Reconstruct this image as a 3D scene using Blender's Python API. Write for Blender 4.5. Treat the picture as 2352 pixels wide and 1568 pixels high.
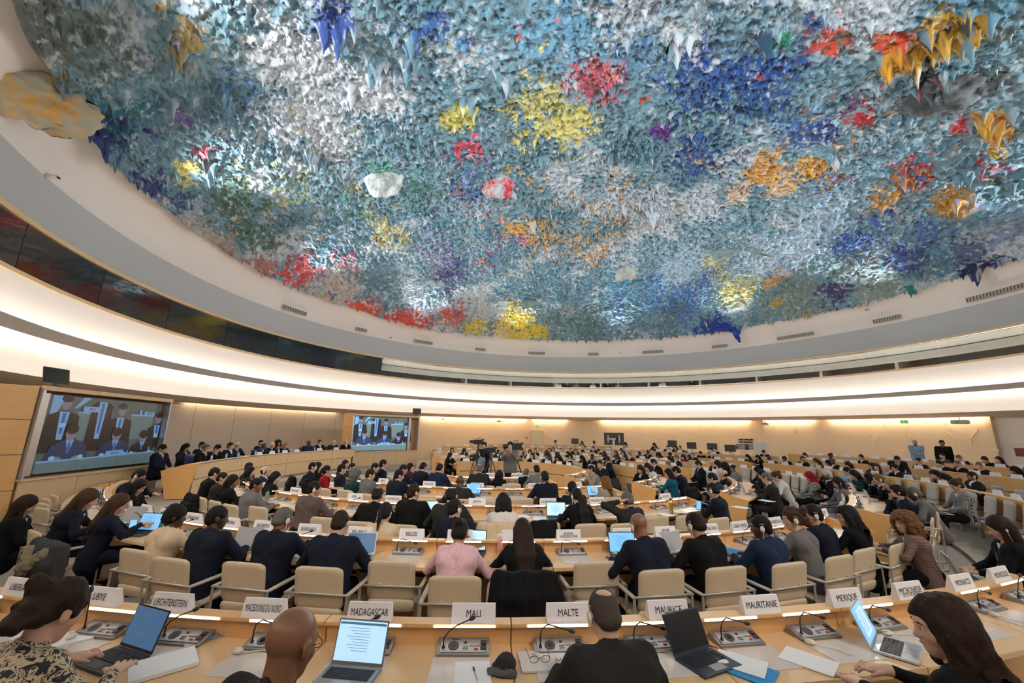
import bpy, math, random
import numpy as np
from mathutils import Vector, Matrix
random.seed(7); rng = np.random.default_rng(11)
for o in list(bpy.data.objects): bpy.data.objects.remove(o)
C = bpy.context.scene.collection
R_ = math.radians
# ------------------------------------------------------------------ camera
F_PX, PITCH, ROLL, CAM_H = 931.0, 0.218, 0.015, 2.12
cd = bpy.data.cameras.new('camera'); cam = bpy.data.objects.new('camera', cd); C.objects.link(cam)
cd.sensor_width = 36; cd.lens = F_PX/2352*36; cd.clip_start = 0.05; cd.clip_end = 200
_c, _s = math.cos(ROLL), math.sin(ROLL); cp, sp = math.cos(PITCH), math.sin(PITCH)
# columns: right, up, back of the rolled camera
rt = Vector((_c, -sp*_s, cp*_s)); up = Vector((-_s, -sp*_c, cp*_c)); bk = Vector((0, -cp, -sp))
cam.matrix_world = Matrix(((rt.x, up.x, bk.x, 0), (rt.y, up.y, bk.y, 0), (rt.z, up.z, bk.z, CAM_H), (0, 0, 0, 1)))
bpy.context.scene.camera = cam
# ------------------------------------------------------------------ view, world, large lights
vs = bpy.context.scene.view_settings
bpy.context.scene.display_settings.display_device = 'sRGB'
vs.view_transform = 'Standard'; vs.look = 'None'; vs.gamma = 1; vs.use_curve_mapping = False; vs.exposure = 0.0
w = bpy.data.worlds.new('room_ambient'); bpy.context.scene.world = w; w.use_nodes = True
w.node_tree.nodes['Background'].inputs[0].default_value = (1.0, .93, .86, 1)
w.node_tree.nodes['Background'].inputs[1].default_value = 0.55
RC = Vector((4.26, 15.7, 0))      # centre of the round room
K = Vector((-0.55, 14.8, 0))      # centre of the seating rings
def lamp(kind, name, loc, target, power, color=(1, .93, .85), size=.3, spot=None, blend=.6):
    l = bpy.data.lights.new(name, kind); l.energy = power; l.color = color
    if kind == 'SPOT': l.spot_size = R_(spot); l.spot_blend = blend; l.shadow_soft_size = size
    else: l.shadow_soft_size = size
    o = bpy.data.objects.new(name, l); C.objects.link(o); o.location = loc
    d = Vector(target)-Vector(loc); o.rotation_euler = d.to_track_quat('-Z', 'Y').to_euler()
    return o
# downlights aimed from the gallery edge onto the seating, and uplights on the painted dome
for a in range(0, 360, 30):
    p = RC+Vector((math.cos(R_(a)), math.sin(R_(a)), 0))*16.9
    lamp('SPOT', 'gallery_downlight', (p.x, p.y, 8.3), (K.x+(p.x-K.x)*.35, K.y+(p.y-K.y)*.35, .8), 1150, size=.25, spot=75, blend=.9)
for a in range(15, 375, 30):
    p = RC+Vector((math.cos(R_(a)), math.sin(R_(a)), 0))*16.6
    q = RC+Vector((math.cos(R_(a)), math.sin(R_(a)), 0))*4
    lamp('SPOT', 'dome_uplight', (p.x, p.y, 8.2), (q.x, q.y, 13.0), 2400, (.93, .97, 1), size=.12, spot=88, blend=.8)

# ------------------------------------------------------------------ pixel -> place helpers
def ray(x, y):
    X = (x-1176)/F_PX; Y = -(y-784)/F_PX
    X, Y = _c*X-_s*Y, _s*X+_c*Y
    return np.array([X, cp-sp*Y, sp+cp*Y])
def at(x, y, z):
    d = ray(x, y); t = (z-CAM_H)/d[2]
    return Vector((d[0]*t, d[1]*t, z))
def proj(P):
    zc = P[1]*cp+(P[2]-CAM_H)*sp; Yc = (-P[1]*sp+(P[2]-CAM_H)*cp)/zc; Xc = P[0]/zc
    return 1176+F_PX*(_c*Xc+_s*Yc), 784-F_PX*(-_s*Xc+_c*Yc)

# ------------------------------------------------------------------ materials
MATS = {}
def mat(name, col, rough=.6, metal=0., emit=0., bump=0., scale=40., var=.0, kind=None, col2=None, spec=None, stretch=None):
    if name in MATS: return MATS[name]
    m = bpy.data.materials.new(name); m.use_nodes = True; nt = m.node_tree; N = nt.nodes; L = nt.links
    b = N['Principled BSDF']; b.inputs['Roughness'].default_value = rough; b.inputs['Metallic'].default_value = metal
    if spec is not None: b.inputs['Specular IOR Level'].default_value = spec
    c = (*col, 1); b.inputs['Base Color'].default_value = c
    if emit:
        b.inputs['Emission Color'].default_value = c; b.inputs['Emission Strength'].default_value = emit
    tc = N.new('ShaderNodeTexCoord'); mp = N.new('ShaderNodeMapping'); L.new(tc.outputs['Object'], mp.inputs[0])
    if stretch: mp.inputs['Scale'].default_value = stretch
    c2 = col2 or tuple(v*(1-var) for v in col)
    if kind in ('leopard', 'plaid', 'check', 'floral', 'cable'):
        mix = N.new('ShaderNodeMix'); mix.data_type = 'RGBA'; mix.inputs[6].default_value = c; mix.inputs[7].default_value = (*c2, 1)
        if kind == 'leopard':
            n0 = N.new('ShaderNodeTexNoise'); n0.inputs['Scale'].default_value = scale; n0.inputs['Detail'].default_value = 1.5; n0.inputs['Distortion'].default_value = 1.3
            L.new(mp.outputs[0], n0.inputs[0]); rp = N.new('ShaderNodeValToRGB'); cr = rp.color_ramp
            cr.elements[0].position = .42; cr.elements[0].color = (1, 1, 1, 1); cr.elements[1].position = .46; cr.elements[1].color = (0, 0, 0, 1)
            e = cr.elements.new(.56); e.color = (0, 0, 0, 1); e = cr.elements.new(.59); e.color = (1, 1, 1, 1); e = cr.elements.new(.64); e.color = (1, 1, 1, 1); e = cr.elements.new(.67); e.color = (0, 0, 0, 1)
            L.new(n0.outputs[0], rp.inputs[0]); L.new(rp.outputs[0], mix.inputs[0])
        elif kind == 'floral':
            n0 = N.new('ShaderNodeTexVoronoi'); n0.inputs['Scale'].default_value = scale; L.new(mp.outputs[0], n0.inputs[0])
            n1 = N.new('ShaderNodeTexWave'); n1.inputs['Scale'].default_value = scale*.3; n1.inputs['Distortion'].default_value = 12; L.new(mp.outputs[0], n1.inputs[0])
            mu = N.new('ShaderNodeMath'); mu.operation = 'MULTIPLY'; L.new(n0.outputs[0], mu.inputs[0]); L.new(n1.outputs[1], mu.inputs[1]); L.new(mu.outputs[0], mix.inputs[0])
        else:
            ch = N.new('ShaderNodeTexWave'); ch.inputs['Scale'].default_value = scale; ch.bands_direction = 'X'; ch.inputs['Distortion'].default_value = .6
            ch2 = N.new('ShaderNodeTexWave'); ch2.inputs['Scale'].default_value = scale; ch2.bands_direction = 'Z'; ch2.inputs['Distortion'].default_value = .6
            L.new(mp.outputs[0], ch.inputs[0]); L.new(mp.outputs[0], ch2.inputs[0])
            mu = N.new('ShaderNodeMath'); mu.operation = 'ADD' if kind == 'plaid' else 'MULTIPLY'
            L.new(ch.outputs[1], mu.inputs[0]); L.new(ch2.outputs[1], mu.inputs[1])
            pw = N.new('ShaderNodeMath'); pw.operation = 'GREATER_THAN' if kind == 'check' else 'POWER'; pw.inputs[1].default_value = .28 if kind == 'check' else 2.5
            L.new(mu.outputs[0], pw.inputs[0]); L.new(pw.outputs[0], mix.inputs[0])
        L.new(mix.outputs[2], b.inputs['Base Color'])
        if emit: L.new(mix.outputs[2], b.inputs['Emission Color'])
    elif kind == 'mottle':
        n0 = N.new('ShaderNodeTexNoise'); n0.inputs['Scale'].default_value = scale; n0.inputs['Detail'].default_value = 9; n0.inputs['Roughness'].default_value = .7
        L.new(mp.outputs[0], n0.inputs[0]); rp = N.new('ShaderNodeValToRGB'); rp.color_ramp.elements[0].position = .44; rp.color_ramp.elements[0].color = c; rp.color_ramp.elements[1].position = .60; rp.color_ramp.elements[1].color = (*c2, 1)
        L.new(n0.outputs[0], rp.inputs[0]); L.new(rp.outputs[0], b.inputs['Base Color'])
    elif kind == 'wood':
        mp.inputs['Scale'].default_value = stretch or (1, 1, 9)
        n0 = N.new('ShaderNodeTexNoise'); n0.inputs['Scale'].default_value = scale; n0.inputs['Detail'].default_value = 6; n0.inputs['Distortion'].default_value = .4
        L.new(mp.outputs[0], n0.inputs[0]); mix = N.new('ShaderNodeMix'); mix.data_type = 'RGBA'
        mix.inputs[6].default_value = c; mix.inputs[7].default_value = (*c2, 1); L.new(n0.outputs[0], mix.inputs[0]); L.new(mix.outputs[2], b.inputs['Base Color'])
    elif var:
        n0 = N.new('ShaderNodeTexNoise'); n0.inputs['Scale'].default_value = scale*.3; n0.inputs['Detail'].default_value = 4
        L.new(mp.outputs[0], n0.inputs[0]); mix = N.new('ShaderNodeMix'); mix.data_type = 'RGBA'
        mix.inputs[6].default_value = c; mix.inputs[7].default_value = (*c2, 1); L.new(n0.outputs[0], mix.inputs[0]); L.new(mix.outputs[2], b.inputs['Base Color'])
    if bump:
        n1 = N.new('ShaderNodeTexNoise'); n1.inputs['Scale'].default_value = scale; n1.inputs['Detail'].default_value = 5; L.new(mp.outputs[0], n1.inputs[0])
        bp = N.new('ShaderNodeBump'); bp.inputs['Strength'].default_value = bump; bp.inputs['Distance'].default_value = .01
        L.new(n1.outputs[0], bp.inputs['Height']); L.new(bp.outputs[0], b.inputs['Normal'])
    MATS[name] = m; return m
WOOD = mat('light_oak', (.80, .50, .23), .38, kind='wood', col2=(.66, .37, .15), scale=3, spec=.4, stretch=(1, 1, 12))
WOODT = mat('oak_worktop', (.80, .55, .31), .3, kind='wood', col2=(.70, .45, .23), scale=3, spec=.5, stretch=(1, 6, 1))
WOODO = mat('orange_oak', (.80, .46, .17), .4, kind='wood', col2=(.70, .38, .13), scale=2, stretch=(1, 1, 8))
WOODP = mat('pale_oak_panel', (.74, .52, .30), .42, kind='wood', col2=(.65, .43, .23), scale=2, stretch=(1, 1, 10))
CREAM = mat('cream_plaster', (.80, .74, .68), .8, var=.04, scale=10)
DOMEC = mat('dome_plaster', (.74, .68, .64), .8, var=.04, scale=6)
WARMW = mat('warm_textured_plaster', (.80, .62, .42), .75, bump=.5, scale=14, var=.07, stretch=(1, 1, 3))
GREIGE = mat('greige_wall_panel', (.56, .46, .36), .85, bump=.2, scale=30, var=.08)
SOFF = mat('soffit_paint', (.60, .50, .40), .8)
GREYP = mat('grey_perforated_panel', (.47, .47, .47), .6, bump=.3, scale=120, var=.05)
LIPM = mat('cove_lip_grey', (.52, .49, .46), .6)
CARPET = mat('beige_grey_carpet', (.40, .36, .32), .95, bump=.5, scale=300, var=.12)
STEP = mat('step_carpet', (.45, .38, .30), .95, bump=.4, scale=300, var=.1)
SLOT = mat('dark_slot', (.02, .015, .012), .8)
SHELL = mat('beige_vinyl', (.62, .50, .35), .5, bump=.15, scale=60, var=.08)
SHELLG = mat('grey_vinyl', (.50, .47, .42), .5, bump=.15, scale=60, var=.08)
TUBE = mat('satin_metal', (.47, .44, .38), .42, .55)
ARMW = mat('arm_rest', (.50, .43, .34), .5, var=.1)
WHITE = mat('white_card', (.86, .82, .84), .6)
PAPER = mat('white_paper', (.88, .88, .9), .7, var=.03)
INK = mat('black_ink', (.02, .02, .025), .6)
BLACK = mat('black_plastic', (.018, .018, .02), .45)
DGREY = mat('dark_grey_plastic', (.06, .06, .065), .5)
CONS = mat('brushed_console', (.30, .29, .28), .38, .6)
CONSP = mat('console_plate', (.42, .42, .43), .35, .5)
IVORY = mat('ivory_plastic', (.74, .68, .58), .4)
STRIP = mat('led_strip', (1, .97, .93), .4, emit=4)
MATT = mat('desk_mat', (.66, .60, .55), .25, spec=.6)
SILVER = mat('silver_case', (.55, .56, .58), .3, .7)
SCRB = mat('screen_blue', (.16, .42, .72), .3, emit=.9)
SCRD = mat('screen_darkblue', (.05, .12, .24), .25, emit=.7)
SCRL = mat('screen_lightblue', (.42, .66, .86), .3, emit=.85)
SCRO = mat('screen_off', (.02, .022, .026), .15)
SCRG = mat('screen_grey', (.30, .29, .29), .3, emit=.25)
GREEN = mat('green_sign', (.05, .45, .18), .5, emit=.6)
RED = mat('red_button', (.6, .02, .02), .4)
GRN = mat('green_button', (.05, .5, .1), .4)
NAVYV = mat('navy_leather', (.03, .045, .16), .4, bump=.1)
VENT = mat('vent_grille', (.38, .34, .28), .6)
LEDC = mat('cove_led', (1, .93, .84), .5, emit=24)
LEDW = mat('wall_wash_led', (1, .84, .60), .5, emit=55)

# ------------------------------------------------------------------ mesh helpers
def link(o, parent=None):
    C.objects.link(o)
    if parent is not None: o.parent = parent
    return o
def tag(o, label=None, cat=None, group=None, kind=None):
    if label: o['label'] = label
    if cat: o['category'] = cat
    if group: o['group'] = group
    if kind: o['kind'] = kind
    return o
def thing(name, loc=(0, 0, 0), rz=0, label=None, cat=None, group=None):
    o = bpy.data.objects.new(name, None); C.objects.link(o); o.location = loc; o.rotation_euler = (0, 0, rz)
    o.empty_display_size = .1
    return tag(o, label, cat, group)
class MB:
    def __init__(s): s.v = []; s.f = []; s.m = []
    def add(s, V, Fc, mi=0, M=None):
        b = len(s.v)
        for p in V:
            p = Vector(p)
            s.v.append(tuple(M @ p) if M is not None else tuple(p))
        for f in Fc: s.f.append([b+i for i in f]); s.m.append(mi)
        return s
    def box(s, c, d, mi=0, M=None, bev=0):
        x, y, z = d[0]/2, d[1]/2, d[2]/2
        if bev:
            b = min(bev, x*.9, y*.9, z*.9); V = []; 
            for k, (zz, ins) in enumerate(((-z, b), (-z+b, 0), (z-b, 0), (z, b))):
                xx, yy = x-ins, y-ins
                for (px, py) in ((xx, yy-b), (xx-b, yy), (-xx+b, yy), (-xx, yy-b), (-xx, -yy+b), (-xx+b, -yy), (xx-b, -yy), (xx, -yy+b)):
                    V.append((c[0]+px, c[1]+py, c[2]+zz))
            Fc = [[7-i for i in range(8)], [24+i for i in range(8)]]
            for k in range(3):
                for i in range(8): j = (i+1) % 8; Fc.append([k*8+i, k*8+j, k*8+8+j, k*8+8+i])
            return s.add(V, Fc, mi, M)
        V = [(c[0]+sx*x, c[1]+sy*y, c[2]+sz*z) for sz in (-1, 1) for (sx, sy) in ((-1, -1), (1, -1), (1, 1), (-1, 1))]
        return s.add(V, [(3, 2, 1, 0), (4, 5, 6, 7), (0, 1, 5, 4), (1, 2, 6, 5), (2, 3, 7, 6), (3, 0, 4, 7)], mi, M)
    def tube(s, pts, r, n=8, mi=0, M=None, flat=1.):
        pts = [Vector(p) for p in pts]; V = []; Fc = []
        rr = r if isinstance(r, (list, tuple)) else [r]*len(pts)
        for i, p in enumerate(pts):
            t = (pts[min(i+1, len(pts)-1)]-pts[max(i-1, 0)]).normalized()
            a = t.cross(Vector((0, 0, 1))); a = t.cross(Vector((0, 1, 0))) if a.length < .1 else a
            a.normalize(); b = t.cross(a)
            for k in range(n):
                q = 2*math.pi*k/n; V.append(p+(a*math.cos(q)+b*math.sin(q)*flat)*rr[i])
        for i in range(len(pts)-1):
            for k in range(n): Fc.append((i*n+k, i*n+(k+1) % n, (i+1)*n+(k+1) % n, (i+1)*n+k))
        Fc.append(tuple(range(n-1, -1, -1))); Fc.append(tuple((len(pts)-1)*n+k for k in range(n)))
        return s.add(V, Fc, mi, M)
    def cyl(s, c, r, h, n=16, mi=0, M=None, r2=None):
        r2 = r if r2 is None else r2
        V = [(c[0]+rr*math.cos(2*math.pi*k/n), c[1]+rr*math.sin(2*math.pi*k/n), c[2]+z) for z, rr in ((-h/2, r), (h/2, r2)) for k in range(n)]
        Fc = [tuple(range(n-1, -1, -1)), tuple(range(n, 2*n))]+[(k, (k+1) % n, n+(k+1) % n, n+k) for k in range(n)]
        return s.add(V, Fc, mi, M)
    def ball(s, c, r, n=10, m=6, mi=0, M=None):
        V = []; r = r if isinstance(r, (tuple, list)) else (r, r, r)
        for i in range(m+1):
            t = math.pi*i/m
            for k in range(n): q = 2*math.pi*k/n; V.append((c[0]+r[0]*math.sin(t)*math.cos(q), c[1]+r[1]*math.sin(t)*math.sin(q), c[2]+r[2]*math.cos(t)))
        Fc = [((i+1)*n+k, (i+1)*n+(k+1) % n, i*n+(k+1) % n, i*n+k) for i in range(m) for k in range(n)]
        return s.add(V, Fc, mi, M)
    def prism(s, pts, axis_vec, mi=0, M=None):
        n = len(pts); a = Vector(axis_vec); V = [Vector(p) for p in pts]+[Vector(p)+a for p in pts]
        return s.add(V, [tuple(range(n-1, -1, -1)), tuple(range(n, 2*n))]+[(k, (k+1) % n, n+(k+1) % n, n+k) for k in range(n)], mi, M)
    def sheet(s, rows, mi=0, closed=False):
        n = len(rows[0]); V = [p for r in rows for p in r]; m = n if closed else n-1
        return s.add(V, [(i*n+k, i*n+(k+1) % n, (i+1)*n+(k+1) % n, (i+1)*n+k) for i in range(len(rows)-1) for k in range(m)], mi)
    def arc(s, c, R, prof, a0, a1, n=6, mi=0, org=(0, 0, 0)):
        """closed profile [(dr,z)...] swept about c between two angles (degrees)"""
        V = []; m = len(prof); ox, oy, oz = org
        for i in range(n+1):
            a = R_(a0+(a1-a0)*i/n); ca, sa = math.cos(a), math.sin(a)
            for dr, z in prof: V.append((c[0]+(R+dr)*ca-ox, c[1]+(R+dr)*sa-oy, z-oz))
        Fc = [(i*m+k, (i+1)*m+k, (i+1)*m+(k+1) % m, i*m+(k+1) % m) for i in range(n) for k in range(m)]
        Fc += [tuple(range(m)), tuple(n*m+k for k in range(m-1, -1, -1))]
        return s.add(V, Fc, mi)
    def mesh(s, name, mats, smooth=False):
        me = bpy.data.meshes.new(name); me.from_pydata(s.v, [], s.f)
        mats = mats if isinstance(mats, (list, tuple)) else [mats]
        for m in mats: me.materials.append(m)
        if len(mats) > 1: me.polygons.foreach_set('material_index', s.m)
        if smooth: me.polygons.foreach_set('use_smooth', [True]*len(s.f))
        me.update(); return me
    def build(s, name, mats, parent=None, smooth=False, loc=None):
        o = bpy.data.objects.new(name, s.mesh(name, mats, smooth)); link(o, parent)
        if loc is not None: o.location = loc
        return o
def inst(me, name, parent=None, M=None, mats=None):
    o = bpy.data.objects.new(name, me); link(o, parent)
    if M is not None: o.matrix_basis = M
    if mats:
        for i, m in enumerate(mats):
            o.material_slots[i].link = 'OBJECT'; o.material_slots[i].material = m
    return o
def copy_tree(root, loc, rz, label=None, group=None):
    r = root.copy(); C.objects.link(r); r.location = loc; r.rotation_euler = (0, 0, rz)
    if label: r['label'] = label
    if group: r['group'] = group
    for ch in list(root.children):
        c = ch.copy(); C.objects.link(c); c.parent = r
        for g in list(ch.children):
            d = g.copy(); C.objects.link(d); d.parent = c
    return r
TEXT = {}
def text_mesh(body, width=None, height=.05, m=None, xs=.78):
    key = (body, width, height)
    if key in TEXT: return TEXT[key]
    cu = bpy.data.curves.new('lettering', 'FONT'); cu.body = body; cu.align_x = 'CENTER'; cu.align_y = 'CENTER'; cu.size = height*1.35
    cu.space_line = .78; cu.resolution_u = 2
    o = bpy.data.objects.new('lettering', cu); C.objects.link(o); dg = bpy.context.evaluated_depsgraph_get(); dg.update()
    me = bpy.data.meshes.new_from_object(o.evaluated_get(dg)); bpy.data.objects.remove(o)
    n = len(me.vertices); a = np.empty(n*3, 'f'); me.vertices.foreach_get('co', a); a = a.reshape(-1, 3); a[:, 0] *= xs
    if width and n:
        wd = a[:, 0].max()-a[:, 0].min()
        if wd > width: a[:, 0] *= width/wd
    me.vertices.foreach_set('co', a.ravel()); me.materials.clear(); me.materials.append(m or INK); me.update()
    TEXT[key] = me; return me
def ordinal(n): return f"{n}{'th' if 10 <= n % 100 <= 20 else {1: 'st', 2: 'nd', 3: 'rd'}.get(n % 10, 'th')}"
def hash_noise(P, seed=0):
    """trilinear value noise, P (n,3) -> 0..1"""
    P = P.astype(np.float32); i = np.floor(P).astype(np.int64); f = P-i; f = f*f*(3-2*f); out = np.zeros(len(P), np.float32)
    for dx in (0, 1):
        for dy in (0, 1):
            for dz in (0, 1):
                h = ((i[:, 0]+dx)*374761393+(i[:, 1]+dy)*668265263+(i[:, 2]+dz)*2147483647+seed*974634777) & 0xffffffff
                h = ((h ^ (h >> 13))*1274126177) & 0xffffffff; h = (h ^ (h >> 16)) & 0xffff
                wgt = (f[:, 0] if dx else 1-f[:, 0])*(f[:, 1] if dy else 1-f[:, 1])*(f[:, 2] if dz else 1-f[:, 2])
                out += wgt*(h/65535.).astype(np.float32)
    return out
def fbm(P, octv=4, seed=0, gain=.5):
    o = 0; a = 1; t = 0
    for k in range(octv): o = o+a*hash_noise(P*(2.03**k), seed+k); t += a; a *= gain
    return o/t
# ================================================================== ROOM SHELL
def lathe(name, prof, mats, a0, a1, n, c=RC, midx=None, kind='structure', smooth=True):
    V = []; m = len(prof); mb = MB()
    for i in range(n+1):
        a = R_(a0+(a1-a0)*i/n)
        for r, z in prof: V.append((c[0]+r*math.cos(a), c[1]+r*math.sin(a), z))
    for k in range(m-1):
        mb.m += [midx[k] if midx else 0]*n
        mb.f += [[i*m+k, i*m+k+1, (i+1)*m+k+1, (i+1)*m+k] for i in range(n)]
    mb.v = V
    o = mb.build(name, mats); 
    if smooth: o.data.polygons.foreach_set('use_smooth', [True]*len(o.data.polygons)); o.data.set_sharp_from_angle(angle=.5)
    if kind: o['kind'] = kind
    return o
# floor
mb = MB(); n = 96
ring = [(RC.x+19.2*math.cos(2*math.pi*i/n), RC.y+19.2*math.sin(2*math.pi*i/n)) for i in range(n)]
mb.add([(x, y, 0) for x, y in ring]+[(x, y, -.2) for x, y in ring], [tuple(range(n))]+[(i, n+i, n+(i+1) % n, (i+1) % n) for i in range(n)])
tag(mb.build('floor', CARPET), kind='structure')
# coves above the seating
lathe('wall_gallery_fascia', [(17.28, 5.60), (17.33, 5.35), (17.38, 5.0), (17.38, 4.7), (17.34, 4.45), (17.30, 4.30)], CREAM, 0, 360, 200)
lathe('trim_1', [(17.30, 4.36), (17.10, 4.33), (16.98, 4.35), (16.72, 4.41), (16.72, 4.385), (16.92, 4.19), (16.95, 4.185), (17.12, 4.24), (17.30, 4.27)], [LIPM, CREAM], 0, 360, 200, midx=[1, 1, 1, 0, 0, 0, 1, 1])
lathe('wall_lower_fascia', [(17.30, 4.27), (17.34, 4.0), (17.33, 3.7), (17.27, 3.45), (17.15, 3.30)], CREAM, 0, 360, 200)
lathe('ceiling_soffit', [(17.15, 3.30), (17.17, 3.285), (18.0, 3.10), (18.0, 3.24), (18.62, 3.24)], SOFF, 0, 360, 200)
def led(name, r, z, wd, ht, mtl, a0, a1, n, lab):
    o = lathe(name, [(r-wd/2, z), (r+wd/2, z), (r+wd/2, z+ht), (r-wd/2, z+ht), (r-wd/2, z)], mtl, a0, a1, n, kind=None)
    tag(o, lab, 'light')
led('cove_light', 17.06, 4.37, .05, .02, LEDC, 0, 360, 160, 'white strip light hidden behind the lip of the upper ceiling cove')
led('cove_light', 17.16, 4.215, .05, .02, LEDC, 0, 360, 160, 'white strip light under the lip washing the lower ceiling cove')
for i, (a0, a1, rw) in enumerate(((11, 32, 18.08), (35, 43.5, 18.08), (47, 80, 18.38), (89, 97.5, 18.38), (99.5, 126, 18.38), (146, 174, 18.33))):
    led('wall_light', rw, 3.15, .05, .03, LEDW if i < 5 else mat('wall_wash_led_dim', (1, .84, .60), .5, emit=14), a0, a1, 40, ['warm slot light along the wall above the security guard', 'warm slot light on the wall just right of the corner', 'warm slot light above the technicians counter', 'warm slot light over the exit door', 'warm slot light left of the exit door', 'dim warm slot light above the podium wall'][i])
# gallery glass ring
lathe('trim_2', [(17.24, 5.56), (17.24, 5.66), (17.36, 5.66), (17.36, 5.56), (17.24, 5.56)], WOODP, 0, 360, 200)
lathe('trim_3', [(17.24, 6.84), (17.24, 6.93), (17.40, 6.93), (17.40, 6.84), (17.24, 6.84)], WOODP, 0, 360, 200)
lathe('wall_parapet', [(17.30, 6.92), (17.30, 8.15), (17.50, 8.15), (17.5, 6.92)], GREYP, 0, 360, 200)
GL = bpy.data.materials.new('booth_glass'); GL.use_nodes = True
b = GL.node_tree.nodes['Principled BSDF']; b.inputs['Base Color'].default_value = (.82, .84, .84, 1); b.inputs['Roughness'].default_value = .02
b.inputs['Transmission Weight'].default_value = 1; b.inputs['IOR'].default_value = 1.5; b.inputs['Metallic'].default_value = 0
BOOTH = mat('booth_dark_wall', (.16, .155, .14), .6, var=.2, scale=3)
BOOTHF = mat('booth_panel', (.42, .36, .27), .5, var=.1)
CURT = mat('booth_blind', (.70, .67, .60), .45, bump=.3, scale=3, var=.15)
for i in range(36):
    a0 = 10*i+3; a1 = a0+9.94
    o = lathe(f'window_{i+1}', [(17.31, 5.64), (17.31, 6.86), (17.325, 6.86), (17.325, 5.64), (17.31, 5.64)], GL, a0, a1, 10)
lathe('wall_booth', [(19.2, 5.4), (19.2, 7.1)], BOOTH, 0, 360, 120)
lathe('ceiling_booth', [(17.36, 6.95), (19.2, 6.95)], BOOTH, 0, 360, 120)
lathe('floor_booth', [(17.36, 5.6), (19.2, 5.6)], BOOTH, 0, 360, 120)
def wavy(name, prof, a0, a1, n, amp, m):
    mb = MB(); rows = []
    for i in range(n+1):
        a = R_(a0+(a1-a0)*i/n); w_ = amp*(math.sin(i*.21)+.6*math.sin(i*.53+1)+.3*math.sin(i*1.3)); rows.append([(RC.x+(r+w_*.5)*math.cos(a), RC.y+(r+w_*.5)*math.sin(a), z+w_*(.5 if 0 < k < len(prof)-1 else .3)) for k, (r, z) in enumerate(prof)])
    mb.sheet(rows); o = mb.build(name, m, smooth=True); o['kind'] = 'structure'
wavy('wall_booth_curtain', [(17.72, 6.87), (17.77, 6.75), (17.74, 6.60), (17.70, 6.52)], 2, 138, 260, .015, CURT)
wavy('wall_booth_curtain', [(17.68, 6.47), (17.74, 6.40), (17.78, 6.25), (17.76, 6.08)], 2, 138, 260, .015, CURT)
led('booth_fill_light', 17.55, 6.87, .05, .02, mat('booth_fill_led', (1, .95, .85), .5, emit=9), 2, 138, 160, 'added strip light at the glass head, brightening the booth curtain')  # added glowing strip, there to brighten the upper curtain
led('booth_fill_light', 17.42, 5.665, .03, .015, mat('booth_fill_led_low', (1, .95, .85), .5, emit=26), 2, 138, 160, 'added strip light on the gallery sill, lighting the curtain from below')  # second added strip, throws light up onto the lower curtain
for a in (20, 32, 44, 56, 68, 80, 92, 104, 116):
    mb = MB(); mb.arc(RC, 18.0, [(-.2, 5.6), (1.15, 5.6), (1.15, 6.94), (-.2, 6.94)], a-.25, a+.25, 1)
    tag(mb.build('wall_booth_partition', BOOTHF), kind='structure')
# dome: ellipsoid of plaster
DR, DH, DZ = 17.3, 5.2, 8.15
def dome_pt(u, t, off=0.):
    r = (DR-off)*np.cos(t); return RC.x+r*np.cos(u), RC.y+r*np.sin(u), DZ+(DH-off)*np.sin(t)
prof = [(DR*math.cos(R_(t)), DZ+DH*math.sin(R_(t))) for t in range(0, 91, 3)]
lathe('ceiling', prof, DOMEC, 0, 360, 200)
# perimeter wall, cut into its real stretches
def wallseg(name, r, a0, a1, z0, z1, m, n=40):
    mb = MB(); mb.arc(RC, r, [(0, z0), (.12, z0), (.12, z1), (0, z1)], a0, a1, n)
    return tag(mb.build(name, m), kind='structure')
wallseg('wall_back', 18.5, 44.1, 127, 0, 3.24, WARMW)
wallseg('wall_right', 18.2, 10.6, 44.0, 0, 3.24, WARMW)
wallseg('wall_right_end', 18.45, -30, 10.5, 0, 3.24, CREAM)
wallseg('wall_podium', 18.45, 127.2, 200, 0, 3.24, GREIGE)
wallseg('wall_left', 18.45, 200, 330, 0, 3.24, GREIGE)
mb = MB()
for a in (44.05, 10.55): mb.arc(RC, 18.2, [(0, 0), (.42, 0), (.42, 3.24), (0, 3.24)], a-.1, a+.1, 1)
tag(mb.build('wall_return', WARMW), kind='structure')
mb = MB()
for a in (146, 152.5, 159, 165.5, 172, 178.5, 185): mb.arc(RC, 18.445, [(0, 0), (.01, 0), (.01, 3.1), (0, 3.1)], a-.03, a+.03, 1)
tag(mb.build('trim_4', mat('panel_seam', (.25, .2, .16), .8)), kind='structure')
# sinuous cast lines on the warm walls
mb = MB(); random.seed(3)
for k in range(90):
    a = random.uniform(12, 126); 
    if abs(a-99) < 3.5: continue
    r = 18.5 if a > 44.2 else 18.2
    z = random.uniform(1.3, 2.8); pts = []; da, dz = random.uniform(-.5, .5), random.uniform(-.09, .09)
    for j in range(random.randint(6, 16)):
        pts.append((RC.x+(r-.004)*math.cos(R_(a)), RC.y+(r-.004)*math.sin(R_(a)), z))
        da = .75*da+random.uniform(-.16, .16); dz = .75*dz+random.uniform(-.05, .05); a += da*.5; z += dz
        if not (.9 < z < 2.95) or not (11.5 < a < 126.5) or abs(a-44.1) < .8 or abs(a-99) < 2.2: break
    if len(pts) > 3: mb.tube(pts, .016, 5)
tag(mb.build('trim_5', WARMW, smooth=True), kind='structure')

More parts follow.
